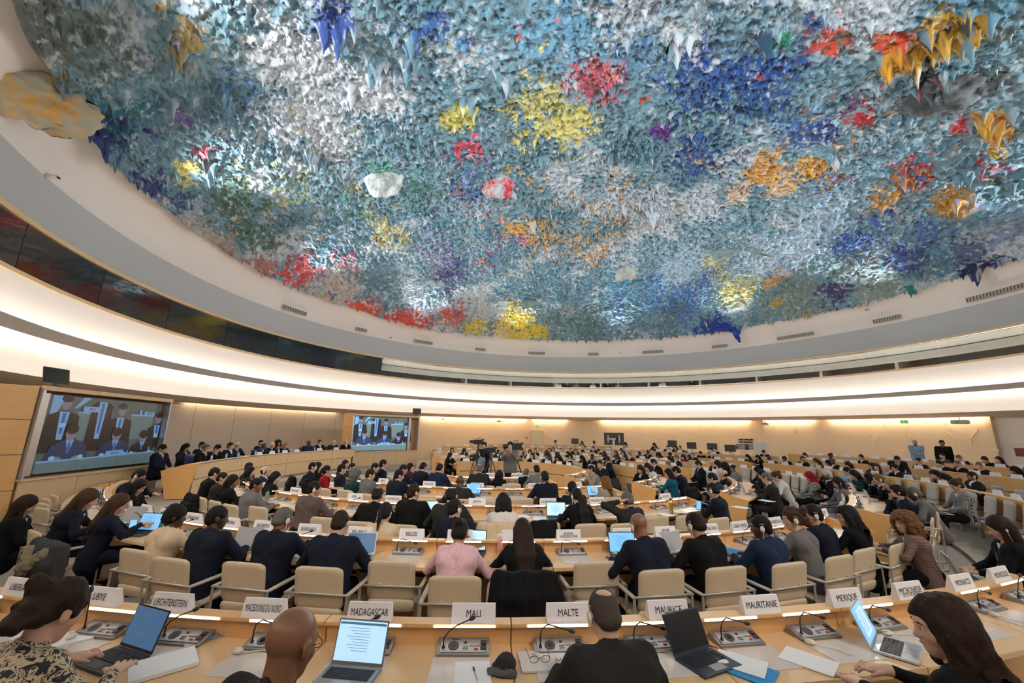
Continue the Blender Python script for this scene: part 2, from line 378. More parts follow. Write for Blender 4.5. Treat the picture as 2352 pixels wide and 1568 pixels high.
# ------------------------------------------------------------------ the stalactite relief under the dome
NU, NT = 2100, 860
U = np.linspace(R_(-90), R_(270), NU); T = np.concatenate([np.linspace(.262, .42, 180, endpoint=False), np.linspace(.42, 1.565, NT-180)])
UU, TT = np.meshgrid(U, T)
X, Y, Z = dome_pt(UU, TT, .12); P = np.stack([X.ravel(), Y.ravel(), Z.ravel()], 1).astype(np.float32)
def dome_hit(px, py):
    d = ray(px, py); o = np.array([-RC.x, -RC.y, CAM_H-DZ]); s = np.array([1/DR, 1/DR, 1/DH])
    a = (d*s)@(d*s); b_ = 2*(o*s)@(d*s); c_ = (o*s)@(o*s)-1; t = (-b_+math.sqrt(max(b_*b_-4*a*c_, 0)))/(2*a)
    return d*t+np.array([0, 0, CAM_H]), t
big = fbm(P*.22, 3, 5); mid = fbm(P*np.array([1.1, 1.1, 1.6]), 4, 21); fine = fbm(P*np.array([7., 7., 11.]), 3, 41, .6)
ridge = 1-np.abs(2*fbm(P*2.6, 3, 61)-1)
zone = fbm(P*.5, 2, 77)
disp = .05+.6*np.clip(big-.42, 0, 1)+.30*(mid-.4)*(.4+zone)+.17*(fine-.45)*(.3+1.2*zone)+.12*ridge**6
disp = disp.reshape(NT, NU)
# hanging spikes: cones added on the grid, in metric units
spike = np.zeros((NT, NU), np.float32)
dU = U[1]-U[0]
rs = np.random.default_rng(5)
def add_spike(i, j, h, wd, sharp=1.8):
    t = T[i]; r = DR*math.cos(t); mt = math.sqrt((DR*math.sin(t))**2+(DH*math.cos(t))**2)*(T[min(i+1, NT-1)]-T[i-1])/2
    nj = int(wd/(r*dU))+1; ni = int(wd/mt)+1
    i0, i1, j0, j1 = max(i-ni, 0), min(i+ni+1, NT), max(j-nj, 0), min(j+nj+1, NU)
    di = (np.arange(i0, i1)-i)[:, None]*mt; dj = (np.arange(j0, j1)-j)[None]*r*dU
    d = np.sqrt(di*di+dj*dj)/wd; v = h*np.clip(1-d, 0, 1)**sharp
    spike[i0:i1, j0:j1] = np.maximum(spike[i0:i1, j0:j1], v)
cl = fbm(P*.7, 2, 99).reshape(NT, NU); cnt = 0
for k in range(42000):
    i = int(rs.random()**.85*(NT-3))+1; j = rs.integers(2, NU-2)
    if cl[i, j]+rs.random()*.25 < .66: continue
    e = rs.random(); h = .03+.08*rs.random()+(.30*rs.random() if e > .965 else 0)
    add_spike(i, j, h, .03+h*.24, 1.9); cnt += 1
for k in range(900):      # the rim fringe
    i = rs.integers(1, 40); j = rs.integers(2, NU-2); h = .06+.25*rs.random()**2; add_spike(i, j, h, .04+h*.25, 1.3)
BIGS = [(500, 185, .9), (510, 215, 1.), (380, 90, .8), (940, 60, 1.1), (770, 40, 1.5), (710, 340, 1.2), (800, 200, .8), (1160, 160, 1.), (1085, 230, 1.1), (1060, 215, .9), (640, 650, .8), (460, 350, .9), (1240, 350, .9), (1500, 480, 1.3), (1400, 170, .8),
    (1555, 95, 1.), (1760, 60, 1.2), (2040, 110, 1.4), (2105, 120, 1.4), (2175, 60, 1.4), (2230, 50, 1.4), (2140, 180, 1.2), (2290, 270, 1.5), (2260, 260, 1.2), (2170, 170, 1.), (2200, 440, 1.1), (2255, 620, 1.8), (2095, 660, .9), (1980, 580, .8), (1520, 790, 1.1), (1780, 680, .7), (1730, 640, .6), (2330, 400, 1.), (2230, 380, 1.), (1920, 480, .8), (930, 130, 1.2), (860, 120, 1.1), (120, 300, .9), (90, 310, 1.), (185, 350, 1.), (240, 330, 1.), (215, 320, 1.1), (320, 470, .6), (270, 400, .9), (1190, 740, .5), (1240, 730, .5), (1060, 590, .8), (1300, 170, .7), (1600, 300, .8), (2060, 560, .8), (1850, 690, .6), (1920, 350, .9), (2080, 400, .8)]
for (bx, by, sz) in BIGS:
    H, t = dome_hit(bx, by); u = math.atan2(H[1]-RC.y, H[0]-RC.x); u = u+2*math.pi if u < U[0] else u
    tt = math.asin(min(max((H[2]-DZ)/DH, 0), 1)); j = int(np.clip((u-U[0])/dU, 5, NU-6)); i = int(np.clip(np.searchsorted(T, tt), 3, NT-4))
    for q in range(7):
        hh = sz*(.5 if q == 0 else .12+.3*rs.random()); add_spike(int(np.clip(i+rs.normal()*9, 2, NT-3)) if q else i, int(np.clip(j+rs.normal()*9, 2, NU-3)) if q else j, hh, .07+hh*.26, 1.5)
# displacement: relief grows inward (normal) and hangs down
nx, ny, nz = -(X-RC.x)/DR**2, -(Y-RC.y)/DR**2, -(Z-DZ)/DH**2; nn = np.sqrt(nx*nx+ny*ny+nz*nz); nx, ny, nz = nx/nn, ny/nn, nz/nn
edge = np.clip((TT-.262)/.012, 0, 1)
dn = (disp*.8+spike*.30)*edge; dz = -(disp*.25+spike*1.0)*edge
jit = (fine.reshape(NT, NU)-.5)*.05*edge
VX, VY, VZ = X+nx*dn+jit, Y+ny*dn-jit, Z+nz*dn+dz
rim_j = .10*np.sin(UU[0]*40)+.25*(fbm(np.stack([UU[0]*9, UU[0]*0, UU[0]*0], 1), 3, 3)-.5)
VZ[0:6] += rim_j*.6
# paint: pigment patches fixed in the place (world coordinates)
base = np.array([.22, .39, .48]); col = np.tile(base, (NT*NU, 1)).astype(np.float32)
def blend(c, wgt):
    global col
    wgt = np.clip(wgt, 0, 1)[:, None]; col = col*(1-wgt)+np.array(c, np.float32)*wgt
def S(x, a, b): 
    x = np.clip((x-a)/(b-a), 0, 1); return x*x*(3-2*x)
n1 = fbm(P*1.6, 4, 131, .6); n2 = fbm(P*.45, 3, 151); n3 = fbm(P*5., 3, 171, .65); n4 = fbm(P*3., 3, 191, .6)
blend((.74, .80, .86), S(n2+.25*(n3-.5), .50, .66)*.75)
blend((.16, .26, .28), S(n1+.35*(n3-.5), .60, .74)*.55)
blend((.10, .28, .40), S(fbm(P*.8, 3, 211)+.3*(n4-.5), .58, .70)*.55)
ZONES = [ # px, py, radius px, colour, density
 (60, 60, 200, (.20, .24, .22), .75), (250, 60, 150, (.18, .24, .24), .5), (90, 130, 60, (.55, .32, .10), .4), (230, 250, 90, (.02, .17, .22), .75), (330, 220, 70, (.05, .22, .30), .6),
 (480, 130, 170, (.33, .52, .60), .7), (420, 60, 60, (.55, .40, .14), .35), (570, 160, 90, (.06, .26, .60), .45), (700, 120, 130, (.80, .84, .90), .9), (820, 200, 110, (.80, .84, .90), .8), (760, 30, 70, (.04, .10, .40), .5), (820, 60, 60, (.80, .84, .90), .6),
 (400, 230, 60, (.28, .14, .50), .35), (440, 240, 50, (.25, .12, .55), .3), (470, 320, 55, (.75, .10, .18), .45), (700, 250, 160, (.70, .78, .86), .6), (760, 300, 120, (.72, .78, .85), .5), (130, 40, 70, (.14, .18, .17), .6),
 (1100, 90, 120, (.70, .78, .85), .6), (1000, 30, 60, (.05, .14, .45), .5), (1070, 70, 40, (.05, .12, .45), .5), (1240, 60, 150, (.20, .48, .68), .7), (1400, 100, 130, (.20, .42, .62), .6), (1350, 170, 90, (.72, .14, .22), .62), (1420, 150, 50, (.80, .22, .12), .3),
 (1045, 255, 45, (.84, .76, .20), .7), (1230, 220, 80, (.80, .78, .35), .45), (1290, 270, 75, (.85, .78, .22), .8), (1060, 330, 45, (.80, .12, .18), .55), (1090, 320, 30, (.75, .10, .16), .5), (1120, 410, 30, (.78, .03, .05), .8), (1480, 215, 22, (.85, .14, .05), .9), (1520, 290, 26, (.20, .04, .34), .85),
 (870, 400, 50, (.10, .42, .28), .5), (800, 470, 70, (.10, .30, .24), .45), (950, 430, 80, (.10, .30, .26), .4), (1060, 420, 60, (.12, .20, .50), .5), (640, 420, 110, (.50, .62, .40), .3), (540, 430, 90, (.62, .66, .30), .35), (420, 370, 30, (.80, .68, .20), .7), (420, 400, 40, (.65, .66, .30), .45),
 (330, 400, 90, (.06, .10, .30), .55), (400, 450, 90, (.08, .13, .32), .5), (200, 300, 70, (.04, .07, .25), .6), (330, 470, 50, (.62, .55, .50), .6), (440, 520, 60, (.60, .56, .52), .6), (520, 470, 90, (.13, .22, .18), .6), (560, 540, 90, (.14, .24, .20), .5),
 (500, 570, 50, (.50, .40, .32), .7), (600, 610, 60, (.55, .25, .22), .65), (680, 620, 60, (.72, .10, .10), .62), (740, 610, 50, (.72, .12, .14), .5), (790, 590, 70, (.62, .16, .22), .3), (770, 660, 60, (.70, .62, .58), .75), (720, 680, 50, (.66, .55, .48), .6), (830, 705, 45, (.85, .13, .04), .9), (930, 735, 60, (.80, .09, .06), .85), (1030, 715, 40, (.80, .12, .08), .65),
 (1000, 760, 40, (.80, .66, .55), .5), (1080, 745, 30, (.84, .62, .04), .75), (1180, 760, 80, (.86, .66, .05), .85), (1120, 770, 60, (.80, .66, .50), .4), (1240, 755, 30, (.86, .68, .05), .8),
 (900, 540, 50, (.74, .70, .25), .35), (880, 515, 60, (.76, .70, .28), .4), (1040, 600, 90, (.14, .14, .36), .5), (1010, 570, 70, (.40, .42, .60), .4), (940, 660, 80, (.62, .76, .86), .5), (1190, 510, 28, (.85, .48, .08), .7), (1200, 535, 40, (.55, .15, .32), .5),
 (1290, 530, 90, (.85, .45, .12), .4), (1390, 510, 80, (.85, .46, .12), .4), (1340, 570, 60, (.82, .42, .12), .4), (1450, 500, 60, (.82, .42, .12), .35), (1420, 600, 60, (.55, .66, .76), .5),
 (1600, 180, 130, (.05, .15, .42), .6), (1700, 140, 150, (.04, .12, .40), .7), (1800, 250, 120, (.04, .13, .36), .6), (1630, 350, 100, (.05, .13, .36), .6), (1700, 60, 120, (.20, .36, .48), .5), (1760, 60, 35, (.02, .07, .14), .85), (1790, 70, 25, (.03, .38, .22), .7), (1880, 40, 60, (.04, .14, .36), .55), (1560, 60, 60, (.75, .80, .85), .6),
 (1920, 80, 50, (.80, .08, .03), .8), (2050, 75, 45, (.86, .10, .03), .9), (1900, 60, 60, (.55, .16, .08), .4), (2060, 120, 55, (.82, .42, .03), .85), (2120, 110, 40, (.78, .42, .05), .8), (2190, 40, 60, (.72, .40, .03), .85), (2240, 30, 40, (.68, .36, .02), .7), (2160, 100, 30, (.7, .4, .03), .5),
 (2150, 165, 60, (.015, .03, .035), .8), (2210, 200, 50, (.03, .03, .03), .7), (1950, 250, 130, (.12, .22, .26), .5), (1980, 260, 35, (.62, .02, .04), .75), (1900, 290, 40, (.04, .07, .28), .6), (2270, 260, 50, (.74, .38, .03), .9), (2210, 275, 26, (.65, .03, .05), .8), (2290, 320, 30, (.80, .50, .04), .8),
 (1760, 375, 60, (.85, .42, .08), .7), (1860, 360, 45, (.85, .42, .05), .8), (1800, 400, 60, (.85, .55, .25), .5), (1690, 400, 60, (.85, .50, .20), .4), (1720, 440, 60, (.80, .55, .35), .4),
 (2090, 380, 90, (.50, .05, .08), .38), (2270, 350, 70, (.60, .04, .07), .45), (2200, 340, 30, (.85, .70, .04), .4), (1950, 430, 90, (.36, .18, .08), .4), (2060, 450, 90, (.72, .34, .05), .4), (2190, 450, 60, (.70, .35, .04), .6), (2300, 420, 60, (.05, .18, .10), .45),
 (1620, 590, 50, (.75, .66, .18), .45), (1680, 640, 90, (.80, .74, .25), .5), (1600, 640, 60, (.78, .76, .35), .4), (1450, 680, 100, (.10, .40, .62), .65), (1550, 690, 110, (.07, .22, .60), .6), (1390, 700, 70, (.12, .22, .45), .55), (1560, 600, 80, (.45, .62, .78), .5), (1350, 740, 110, (.16, .26, .28), .5), (1500, 750, 120, (.14, .26, .32), .5), (1640, 760, 60, (.02, .08, .35), .7),
 (1760, 600, 90, (.50, .66, .80), .6), (1790, 640, 50, (.75, .34, .08), .35), (1850, 560, 100, (.52, .68, .82), .6), (1900, 510, 100, (.5, .68, .85), .6), (1990, 560, 90, (.05, .14, .50), .62), (2080, 600, 90, (.06, .10, .34), .6), (2150, 540, 80, (.10, .22, .58), .5), (2230, 560, 80, (.12, .18, .34), .5), (2250, 620, 60, (.015, .02, .11), .95), (2300, 600, 60, (.03, .03, .14), .7), (2000, 640, 100, (.30, .38, .36), .7), (1850, 690, 100, (.30, .38, .34), .6), (2090, 655, 25, (.01, .22, .20), .9), (1930, 680, 60, (.08, .07, .22), .5), (2320, 500, 90, (.30, .42, .62), .5), (2330, 180, 90, (.34, .46, .50), .6), (1780, 690, 25, (.78, .55, .05), .6)]
for q, (zx, zy, zr, zc_, den) in enumerate(ZONES):
    H, t = dome_hit(zx, zy); H2, _ = dome_hit(zx+zr, zy); H3, _ = dome_hit(zx, zy-zr*.8)
    ax = H2-H; ay = H3-H; la = np.linalg.norm(ax); lb = np.linalg.norm(ay)
    dP = P-H.astype(np.float32); near = np.nonzero((np.abs(dP) < 2.2*max(la, lb)).all(1))[0]
    if not len(near): continue
    G = np.array([[ax@ax, ax@ay], [ax@ay, ay@ay]]); B = np.stack([dP[near]@ax, dP[near]@ay]); w2 = np.linalg.solve(G, B)
    d2 = (w2**2).sum(0); fall = np.exp(-d2*1.1); wgt = np.zeros(len(P), np.float32)
    brk = .35*n1[near]+.65*n3[near]+.06*np.sin(q*1.7+P[near, 0]*2)
    wgt[near] = S(fall*min(den*1.22, 1.)*1.1+(brk-.5)*2.6, .42, .58)
    blend(zc_, wgt*.95)
# small drips: dust of lighter and darker flecks
fl = fbm(P*np.array([7., 7., 9.]), 2, 301, .7)
blend((.85, .90, .94), S(fl, .66, .74)*.55); blend((.07, .11, .12), S(1-fl, .66, .76)*.6)
me = bpy.data.meshes.new('stalactite_relief'); nv = NT*NU; me.vertices.add(nv)
me.vertices.foreach_set('co', np.stack([VX.ravel(), VY.ravel(), VZ.ravel()], 1).astype(np.float32).ravel())
idx = np.arange(nv).reshape(NT, NU); q = np.stack([idx[:-1, :-1], idx[1:, :-1], idx[1:, 1:], idx[:-1, 1:]], -1).reshape(-1, 4); nf = len(q)
me.loops.add(nf*4); me.loops.foreach_set('vertex_index', q.ravel().astype(np.int32)); me.polygons.add(nf)
me.polygons.foreach_set('loop_start', np.arange(0, nf*4, 4, dtype=np.int32)); me.update(calc_edges=True); me.validate()
at_ = me.color_attributes.new('pigment', 'FLOAT_COLOR', 'POINT'); at_.data.foreach_set('color', np.c_[col, np.ones(nv)].astype(np.float32).ravel())
PIG = bpy.data.materials.new('painted_relief'); PIG.use_nodes = True; nt = PIG.node_tree; b = nt.nodes['Principled BSDF']; b.inputs['Roughness'].default_value = .75
an = nt.nodes.new('ShaderNodeAttribute'); an.attribute_name = 'pigment'; nt.links.new(an.outputs[0], b.inputs['Base Color'])
tcn = nt.nodes.new('ShaderNodeTexCoord'); nz_ = nt.nodes.new('ShaderNodeTexNoise'); nz_.inputs['Scale'].default_value = 11; nz_.inputs['Detail'].default_value = 8; nz_.inputs['Roughness'].default_value = .7
nt.links.new(tcn.outputs['Object'], nz_.inputs[0]); bpn = nt.nodes.new('ShaderNodeBump'); bpn.inputs['Strength'].default_value = .9; bpn.inputs['Distance'].default_value = .08
nt.links.new(nz_.outputs[0], bpn.inputs['Height']); nt.links.new(bpn.outputs[0], b.inputs['Normal'])
me.materials.append(PIG); RELIEF = link(bpy.data.objects.new('ceiling_relief', me))
tag(RELIEF, 'multicoloured rough stalactite relief covering the whole domed ceiling', 'ceiling relief')
del P, disp, spike, dn, dz, jit, VX, VY, VZ, n1, n2, n3, n4, fl, big, mid, fine, ridge, zone, cl
# curled sheets hanging out of the relief (parts of it)
def flap(px, py, wd, ht, cA, cB, kind, rot=0):
    H, t = dome_hit(px, py); H = Vector(H); d = (Vector((0, 0, CAM_H))-H).normalized(); H = H+d*.5
    rx = Vector((0, 0, 1)).cross(d).normalized(); uz = d.cross(rx).normalized(); mb = MB(); n, m = 26, 20; rows = []
    for i in range(n+1):
        u = i/n*2-1; r = []
        for j in range(m+1):
            v = j/m*2-1
            if kind == 'bowl': rr = 1-.25*abs(v)**3; x = u*math.sqrt(max(1-v*v*.8, 0)); z = v; y = -.6*(1-u*u)*(1-v*v)+.1*math.sin(5*u)
            elif kind == 'wing': x = u; z = v*(.45+.55*max(u, -.2)**2)*(1 if v > 0 else 1+1.2*max(u-.2, 0)); y = .35*math.sin(3*u)+.2*v
            else: x = u*(.45+.28*(1-v)); z = v; y = .5*abs(u)**1.5+.15*math.sin(4*v)
            x, z = x*math.cos(rot)-z*math.sin(rot), x*math.sin(rot)+z*math.cos(rot)
            q_ = np.array([[x*2.2+px, z*2.2+py, y]]); e_ = (fbm(q_*1.7, 3, 5)[0]-.5); x *= 1+.55*e_; z *= 1+.5*(fbm(q_*2.3, 3, 15)[0]-.5); y += .8*e_
            r.append(H+rx*(x*wd)+uz*(z*ht)-d*(y*.5*wd))
        rows.append(r)
    mb.sheet(rows); o = mb.build('curled_sheet', [mat(f'paint_{cA}', cA, .7, bump=1, scale=2.2, kind='mottle', col2=cB)], RELIEF, smooth=True)
    md = o.modifiers.new('s', 'SOLIDIFY'); md.thickness = .03
flap(85, 228, 1.0, .55, (.38, .40, .34), (.62, .36, .10), 'bowl', -.1); flap(1148, 402, .75, .95, (.45, .55, .58), (.62, .02, .03), 'tent'); flap(1672, 752, .9, .6, (.01, .03, .26), (.03, .08, .40), 'wing', -.2)
flap(985, 645, .9, .35, (.60, .68, .70), (.28, .35, .36), 'wing'); flap(1212, 692, .75, .5, (.32, .40, .36), (.22, .28, .26), 'tent', .4); flap(1438, 612, .7, .8, (.40, .40, .36), (.55, .55, .5), 'tent')
flap(1680, 572, 1.0, .7, (.28, .36, .36), (.20, .26, .26), 'wing', .5); flap(2190, 195, 1.1, .7, (.05, .05, .055), (.16, .18, .19), 'bowl', .3); flap(880, 405, .75, .8, (.70, .76, .78), (.35, .38, .36), 'bowl'); flap(1200, 500, .7, .45, (.42, .50, .52), (.80, .45, .08), 'wing')
# grilles and small cameras on the plaster band just above the parapet
for i, (vx, vy, vw) in enumerate(((672, 720, 52), (827, 763, 26), (970, 790, 50), (1102, 806, 28), (1232, 814, 46), (1363, 816, 28), (1500, 811, 52), (1654, 798, 35), (1829, 776, 70), (2041, 739, 42), (2310, 680, 86))):
    d = ray(vx, vy); a = math.atan2(*(lambda p: (p[1]-RC.y, p[0]-RC.x))(dome_hit(vx, vy)[0])); L = vw/2*.030
    mb = MB(); mb.arc(RC, 17.12, [(0, 8.30), (.05, 8.30), (.05, 8.52), (0, 8.52)], math.degrees(a)-math.degrees(L/17.2), math.degrees(a)+math.degrees(L/17.2), 4)
    k = max(6, int(vw/4))
    for j in range(k):
        aa = math.degrees(a)+math.degrees(L/17.2)*((j+.5)/k*2-1); mb.arc(RC, 17.10, [(0, 8.32), (.02, 8.32), (.02, 8.50), (0, 8.50)], aa-.02, aa+.02, 1, 1)
    o = mb.build('air_grille', [VENT, SLOT]); tag(o, f'slatted air grille above the grey parapet, {ordinal(i+1)} from the left', 'air vent', 'grilles above the parapet')
for i, (vx, vy) in enumerate(((105, 403), (652, 713), (895, 776), (1425, 812), (1995, 712))):
    h = Vector(dome_hit(vx, vy)[0]); d = (RC-h); d.z = 0; d.normalize(); h = h+d*.12
    r = thing('ceiling_camera', h, math.atan2(d.y, d.x)-math.pi/2, f'small white cylindrical camera above the parapet, {ordinal(i+1)} from the left', 'camera', 'small cameras above the parapet')
    MB().cyl((0, 0, 0), .06, .2, 12, M=Matrix.Rotation(R_(-90), 4, 'X')).build('housing', IVORY, r, True); MB().cyl((0, .11, 0), .045, .03, 12, M=Matrix.Identity(4)).build('lens', BLACK, r)
# ================================================================== DESKS
RINGS = [3.1, 5.3, 7.4, 9.68, 12.4, 14.9, 17.1]; RZ = [0, 0, 0, 0, .05, .17, .3]
SEAT = .64
END_LAB = {}
def desk_module(c, R, a0, a1, z0, label, group, ends=(False, False), front='low', strips=2):
    """curved desk unit; seats on the outside; parts carry their own meshes"""
    am = R_((a0+a1)/2); org = (c[0]+R*math.cos(am), c[1]+R*math.sin(am), z0)
    root = thing('conference_desk', org, 0, label, 'desk', group); n = max(2, int(abs(a1-a0)/2.2)); g = math.degrees(.004/R)
    A0, A1 = a0+g, a1-g; z = z0
    def part(name, R2, prof, m, b0=A0, b1=A1, nn=n):
        mb = MB(); mb.arc(c, R2, [(d, zz+z) for d, zz in prof], b0, b1, nn, org=org); return mb.build(name, m, root)
    part('ledge', R, [(-.055, .86), (.05, .86), (.05, .88), (-.055, .88)], WOOD)
    part('back_panel', R, [(-.012, .745), (.008, .745), (.008, .86), (-.012, .86)], WOOD)
    part('worktop', R, [(-.012, .712), (.56, .712), (.56, .745), (-.012, .745)], WOODT)
    part('front_panel', R, [(-.05, .50), (-.03, .50), (-.03, .86), (-.05, .86)], WOOD)
    part('kick_panel', R, [(-.05, .03), (-.03, .03), (-.03, .475), (-.05, .475)], WOOD)
    part('shadow_gap', R, [(-.03, .47), (-.02, .47), (-.02, .505), (-.03, .505)], SLOT)
    th = math.degrees(.03/R)
    for k in (0, 1):
        if ends[k]:
            b0 = (a0-th) if k == 0 else a1; part('end_panel', R, [(-.06, .885), (-.06, 0), (.44, 0), (.60, .745), (.60, .762)], WOODO, b0, b0+th, 1)
    for k in range(strips):
        s = (a1-a0)/strips; mid = a0+s*(k+.5); h = math.degrees(.20/R)
        part('light_strip', R, [(.05, .862), (.053, .862), (.053, .876), (.05, .876)], STRIP, mid-h, mid+h, 3)
    return root
def seats_of(a0, a1, n): return [a0+(a1-a0)*(k+.5)/n for k in range(n)]
SEATS = []   # (ring key, angle, centre, R, z0, facing angle)
def desk_run(key, c, R, a0, a1, z0, text, ends=(True, True), group=None):
    n = max(1, int(round((R_(a1-a0)*R)/SEAT/2))); st = (a1-a0)/n
    for k in range(n):
        lab = f"light oak desk unit, {ordinal(k+1)} from the {'left' if text[1] else 'right'} in {text[0]}"
        desk_module(c, R, a0+k*st, a0+(k+1)*st, z0, lab, f'desk units of {text[0]}', (ends[0] and k == 0, ends[1] and k == n-1))
    for j, a in enumerate(seats_of(a0, a1, 2*n)): SEATS.append((key, a, c, R, z0, j))
CF, RF = (-.636, 16.73), 13.69; C2 = (-.58, 14.79)
desk_run('F', CF, RF, 247.1, 293.28, 0, ('the nearest row', 1), (False, False))
desk_run('2', C2, 9.68, 209.7, 305.25, 0, ('the second row', 1), (True, True))
desk_run('3', K[:2], RINGS[2], 217, 304, 0, ('the third row', 1))
desk_run('4', K[:2], RINGS[1], 214, 303, 0, ('the fourth row', 1))
desk_run('5', K[:2], RINGS[0], 225, 299, 0, ('the fifth row', 1))
RT = [('the innermost ring right of the aisle', -44, -12), ('the second ring right of the aisle', -44.5, -2), ('the third ring right of the aisle', -45.5, 8), ('the fourth ring right of the aisle', -45.5, 14.5), ('the fifth ring on the right', -50, 18), ('the sixth ring on the right', -42, 20.5), ('the outermost ring on the right', -32, 26)]
for i, (t, a0, a1) in enumerate(RT): desk_run(f'R{i}', K[:2], RINGS[i], a0, a1, RZ[i], (t, 0))
FT = [('the innermost far ring', 9, 120), ('the second far ring', 10, 118), ('the third far ring', 14, 116), ('the fourth far ring', 20.5, 113), ('the fifth far ring', 22, 110), ('the sixth far ring', 25, 106)]
for i, (t, a0, a1) in enumerate(FT): desk_run(f'A{i}', K[:2], RINGS[i], a0, a1, RZ[i], (t, 0))
# raised floors
def tier(name, r0, r1, a0, a1, z):
    mb = MB(); mb.arc(K, 0, [(r0, 0), (r1, 0), (r1, z), (r0, z)], a0, a1, 60); tag(mb.build(name, STEP), kind='structure')
tier('floor_tier_1', RINGS[4]-1.2, RINGS[5]-1.2, -60, 112, RZ[4]); tier('floor_tier_2', RINGS[5]-1.2, RINGS[6]-1.2, -60, 107, RZ[5])
mb = MB(); mb.arc(K, 0, [(RINGS[6]-1.2, 0), (RINGS[6]+2.6, 0), (RINGS[6]+2.6, RZ[6]), (RINGS[6]-1.2, RZ[6])], -40, 30, 40); tag(mb.build('floor_tier_3', STEP), kind='structure')
# ------------------------------------------------------------------ nameplates
PW, PH = .29, .11
pl = MB(); pl.add([(-PW/2, -.035, 0), (PW/2, -.035, 0), (PW/2, -.008, PH), (-PW/2, -.008, PH), (-PW/2, .035, 0), (PW/2, .035, 0), (PW/2, .008, PH), (-PW/2, .008, PH)],
    [(0, 1, 2, 3), (5, 4, 7, 6), (3, 2, 6, 7), (1, 5, 6, 2), (4, 0, 3, 7), (0, 4, 5, 1)]); PLM = pl.mesh('nameplate', WHITE)
def nameplate(pos, rz, body, label, group=None, small=None):
    r = inst(PLM, 'nameplate'); r.location = pos; r.rotation_euler = (0, 0, rz); tag(r, label, 'nameplate', group)
    if body:
        nl = body.count('\n'); me = text_mesh(body, .25 if len(body) > 6 or nl else .16 if len(body) < 6 else .2, .030 if nl else .044)
        t = inst(me, 'lettering', r, Matrix.Translation((0, -.0245, PH*.5)) @ Matrix.Rotation(R_(90-13.8), 4, 'X')); 
        if small:
            inst(text_mesh(small, .2, .022), 'lettering', r, Matrix.Translation((0, -.0305, PH*.25)) @ Matrix.Rotation(R_(90-13.8), 4, 'X'))
    return r
def plate_px(c, R, z0, x, y, body, where, small=None, zl=.88):
    p = at(x, y, z0+zl); a = math.atan2(p.y-c[1], p.x-c[0]); q = (c[0]+(R+.005)*math.cos(a), c[1]+(R+.005)*math.sin(a), z0+zl)
    lab = f"white nameplate reading {body.replace(chr(10), ' ')} on {where}" if body else f"white nameplate on {where}"
    return nameplate(q, a+math.pi/2, body, lab, None, small)
for x, y, t in ((42, 1366, 'LIBERIA'), (225, 1390, 'LIBYE'), (385, 1406, 'LIECHTENSTEIN'), (607, 1415, 'MACEDOINE DU NORD'), (848, 1426, 'MADAGASCAR'), (1087, 1433, 'MALI'), (1307, 1432, 'MALTE'), (1538, 1422, 'MAURICE'), (1742, 1403, 'MAURITANIE'), (1936, 1386, 'MEXIQUE'), (2210, 1352, 'MONACO'), (2308, 1336, 'MONGOLIE')):
    plate_px(CF, RF, 0, x, y, t, 'the nearest desk ledge')
r = plate_px(CF, RF, 0, 2097, 1374, 'MICRONESIE', 'the nearest desk ledge', '(ETATS FEDERES DE)')
for x, y, t in ((290, 1165, 'ARMENIE'), (328, 1178, 'AUSTRALIE'), (370, 1189, 'AUTRICHE'), (440, 1199, 'AZERBAIDJAN'), (519, 1211, 'BAHAMAS'), (610, 1216, 'BAHREIN'), (706, 1227, 'BARBADE'), (821, 1235, 'BELARUS'), (942, 1240, 'BELIZE'), (1056, 1240, 'BENIN'), (1182, 1243, 'B'), (1308, 1241, 'BOSNIE-\nHERZEGOVINE'), (1427, 1232, 'BOTSWANA'), (1532, 1232, 'BRUNEI\nDARUSSALAM'), (1630, 1224, 'BURKINA FASO'), (1712, 1220, 'CABO VERDE'), (1781, 1207, 'CAMBODGE'), (1895, 1186, 'CYPRE')):
    plate_px(C2, 9.68, 0, x, y, t, 'the second row ledge')
for x, y, t in ((602, 1122, 'HONGRIE'), (664, 1135, 'HONDURAS'), (798, 1151, 'INDE'), (900, 1154, 'VICE-PRESIDENT'), (1093, 1165, 'JAPON'), (1267, 1165, 'KAZAKHSTAN'), (1381, 1160, 'KIRGHIZISTAN'), (1547, 1150, 'KOWEIT')):
    plate_px(K, RINGS[2], 0, x, y, t, 'the third row ledge')
for x, y, t in ((875, 1110, 'BRESIL'), (981, 1118, 'BULGARIE'), (1092, 1125, 'BURUNDI'), (1240, 1127, 'CAMEROUN'), (1340, 1122, 'CHINE')):
    plate_px(K, RINGS[1], 0, x, y, t, 'the fourth row ledge')
for x, y, t in ((1127, 1098, 'RAPPORTEUR'), (1192, 1098, 'ALGERIE')): plate_px(K, RINGS[0], 0, x, y, t, 'the fifth row ledge')
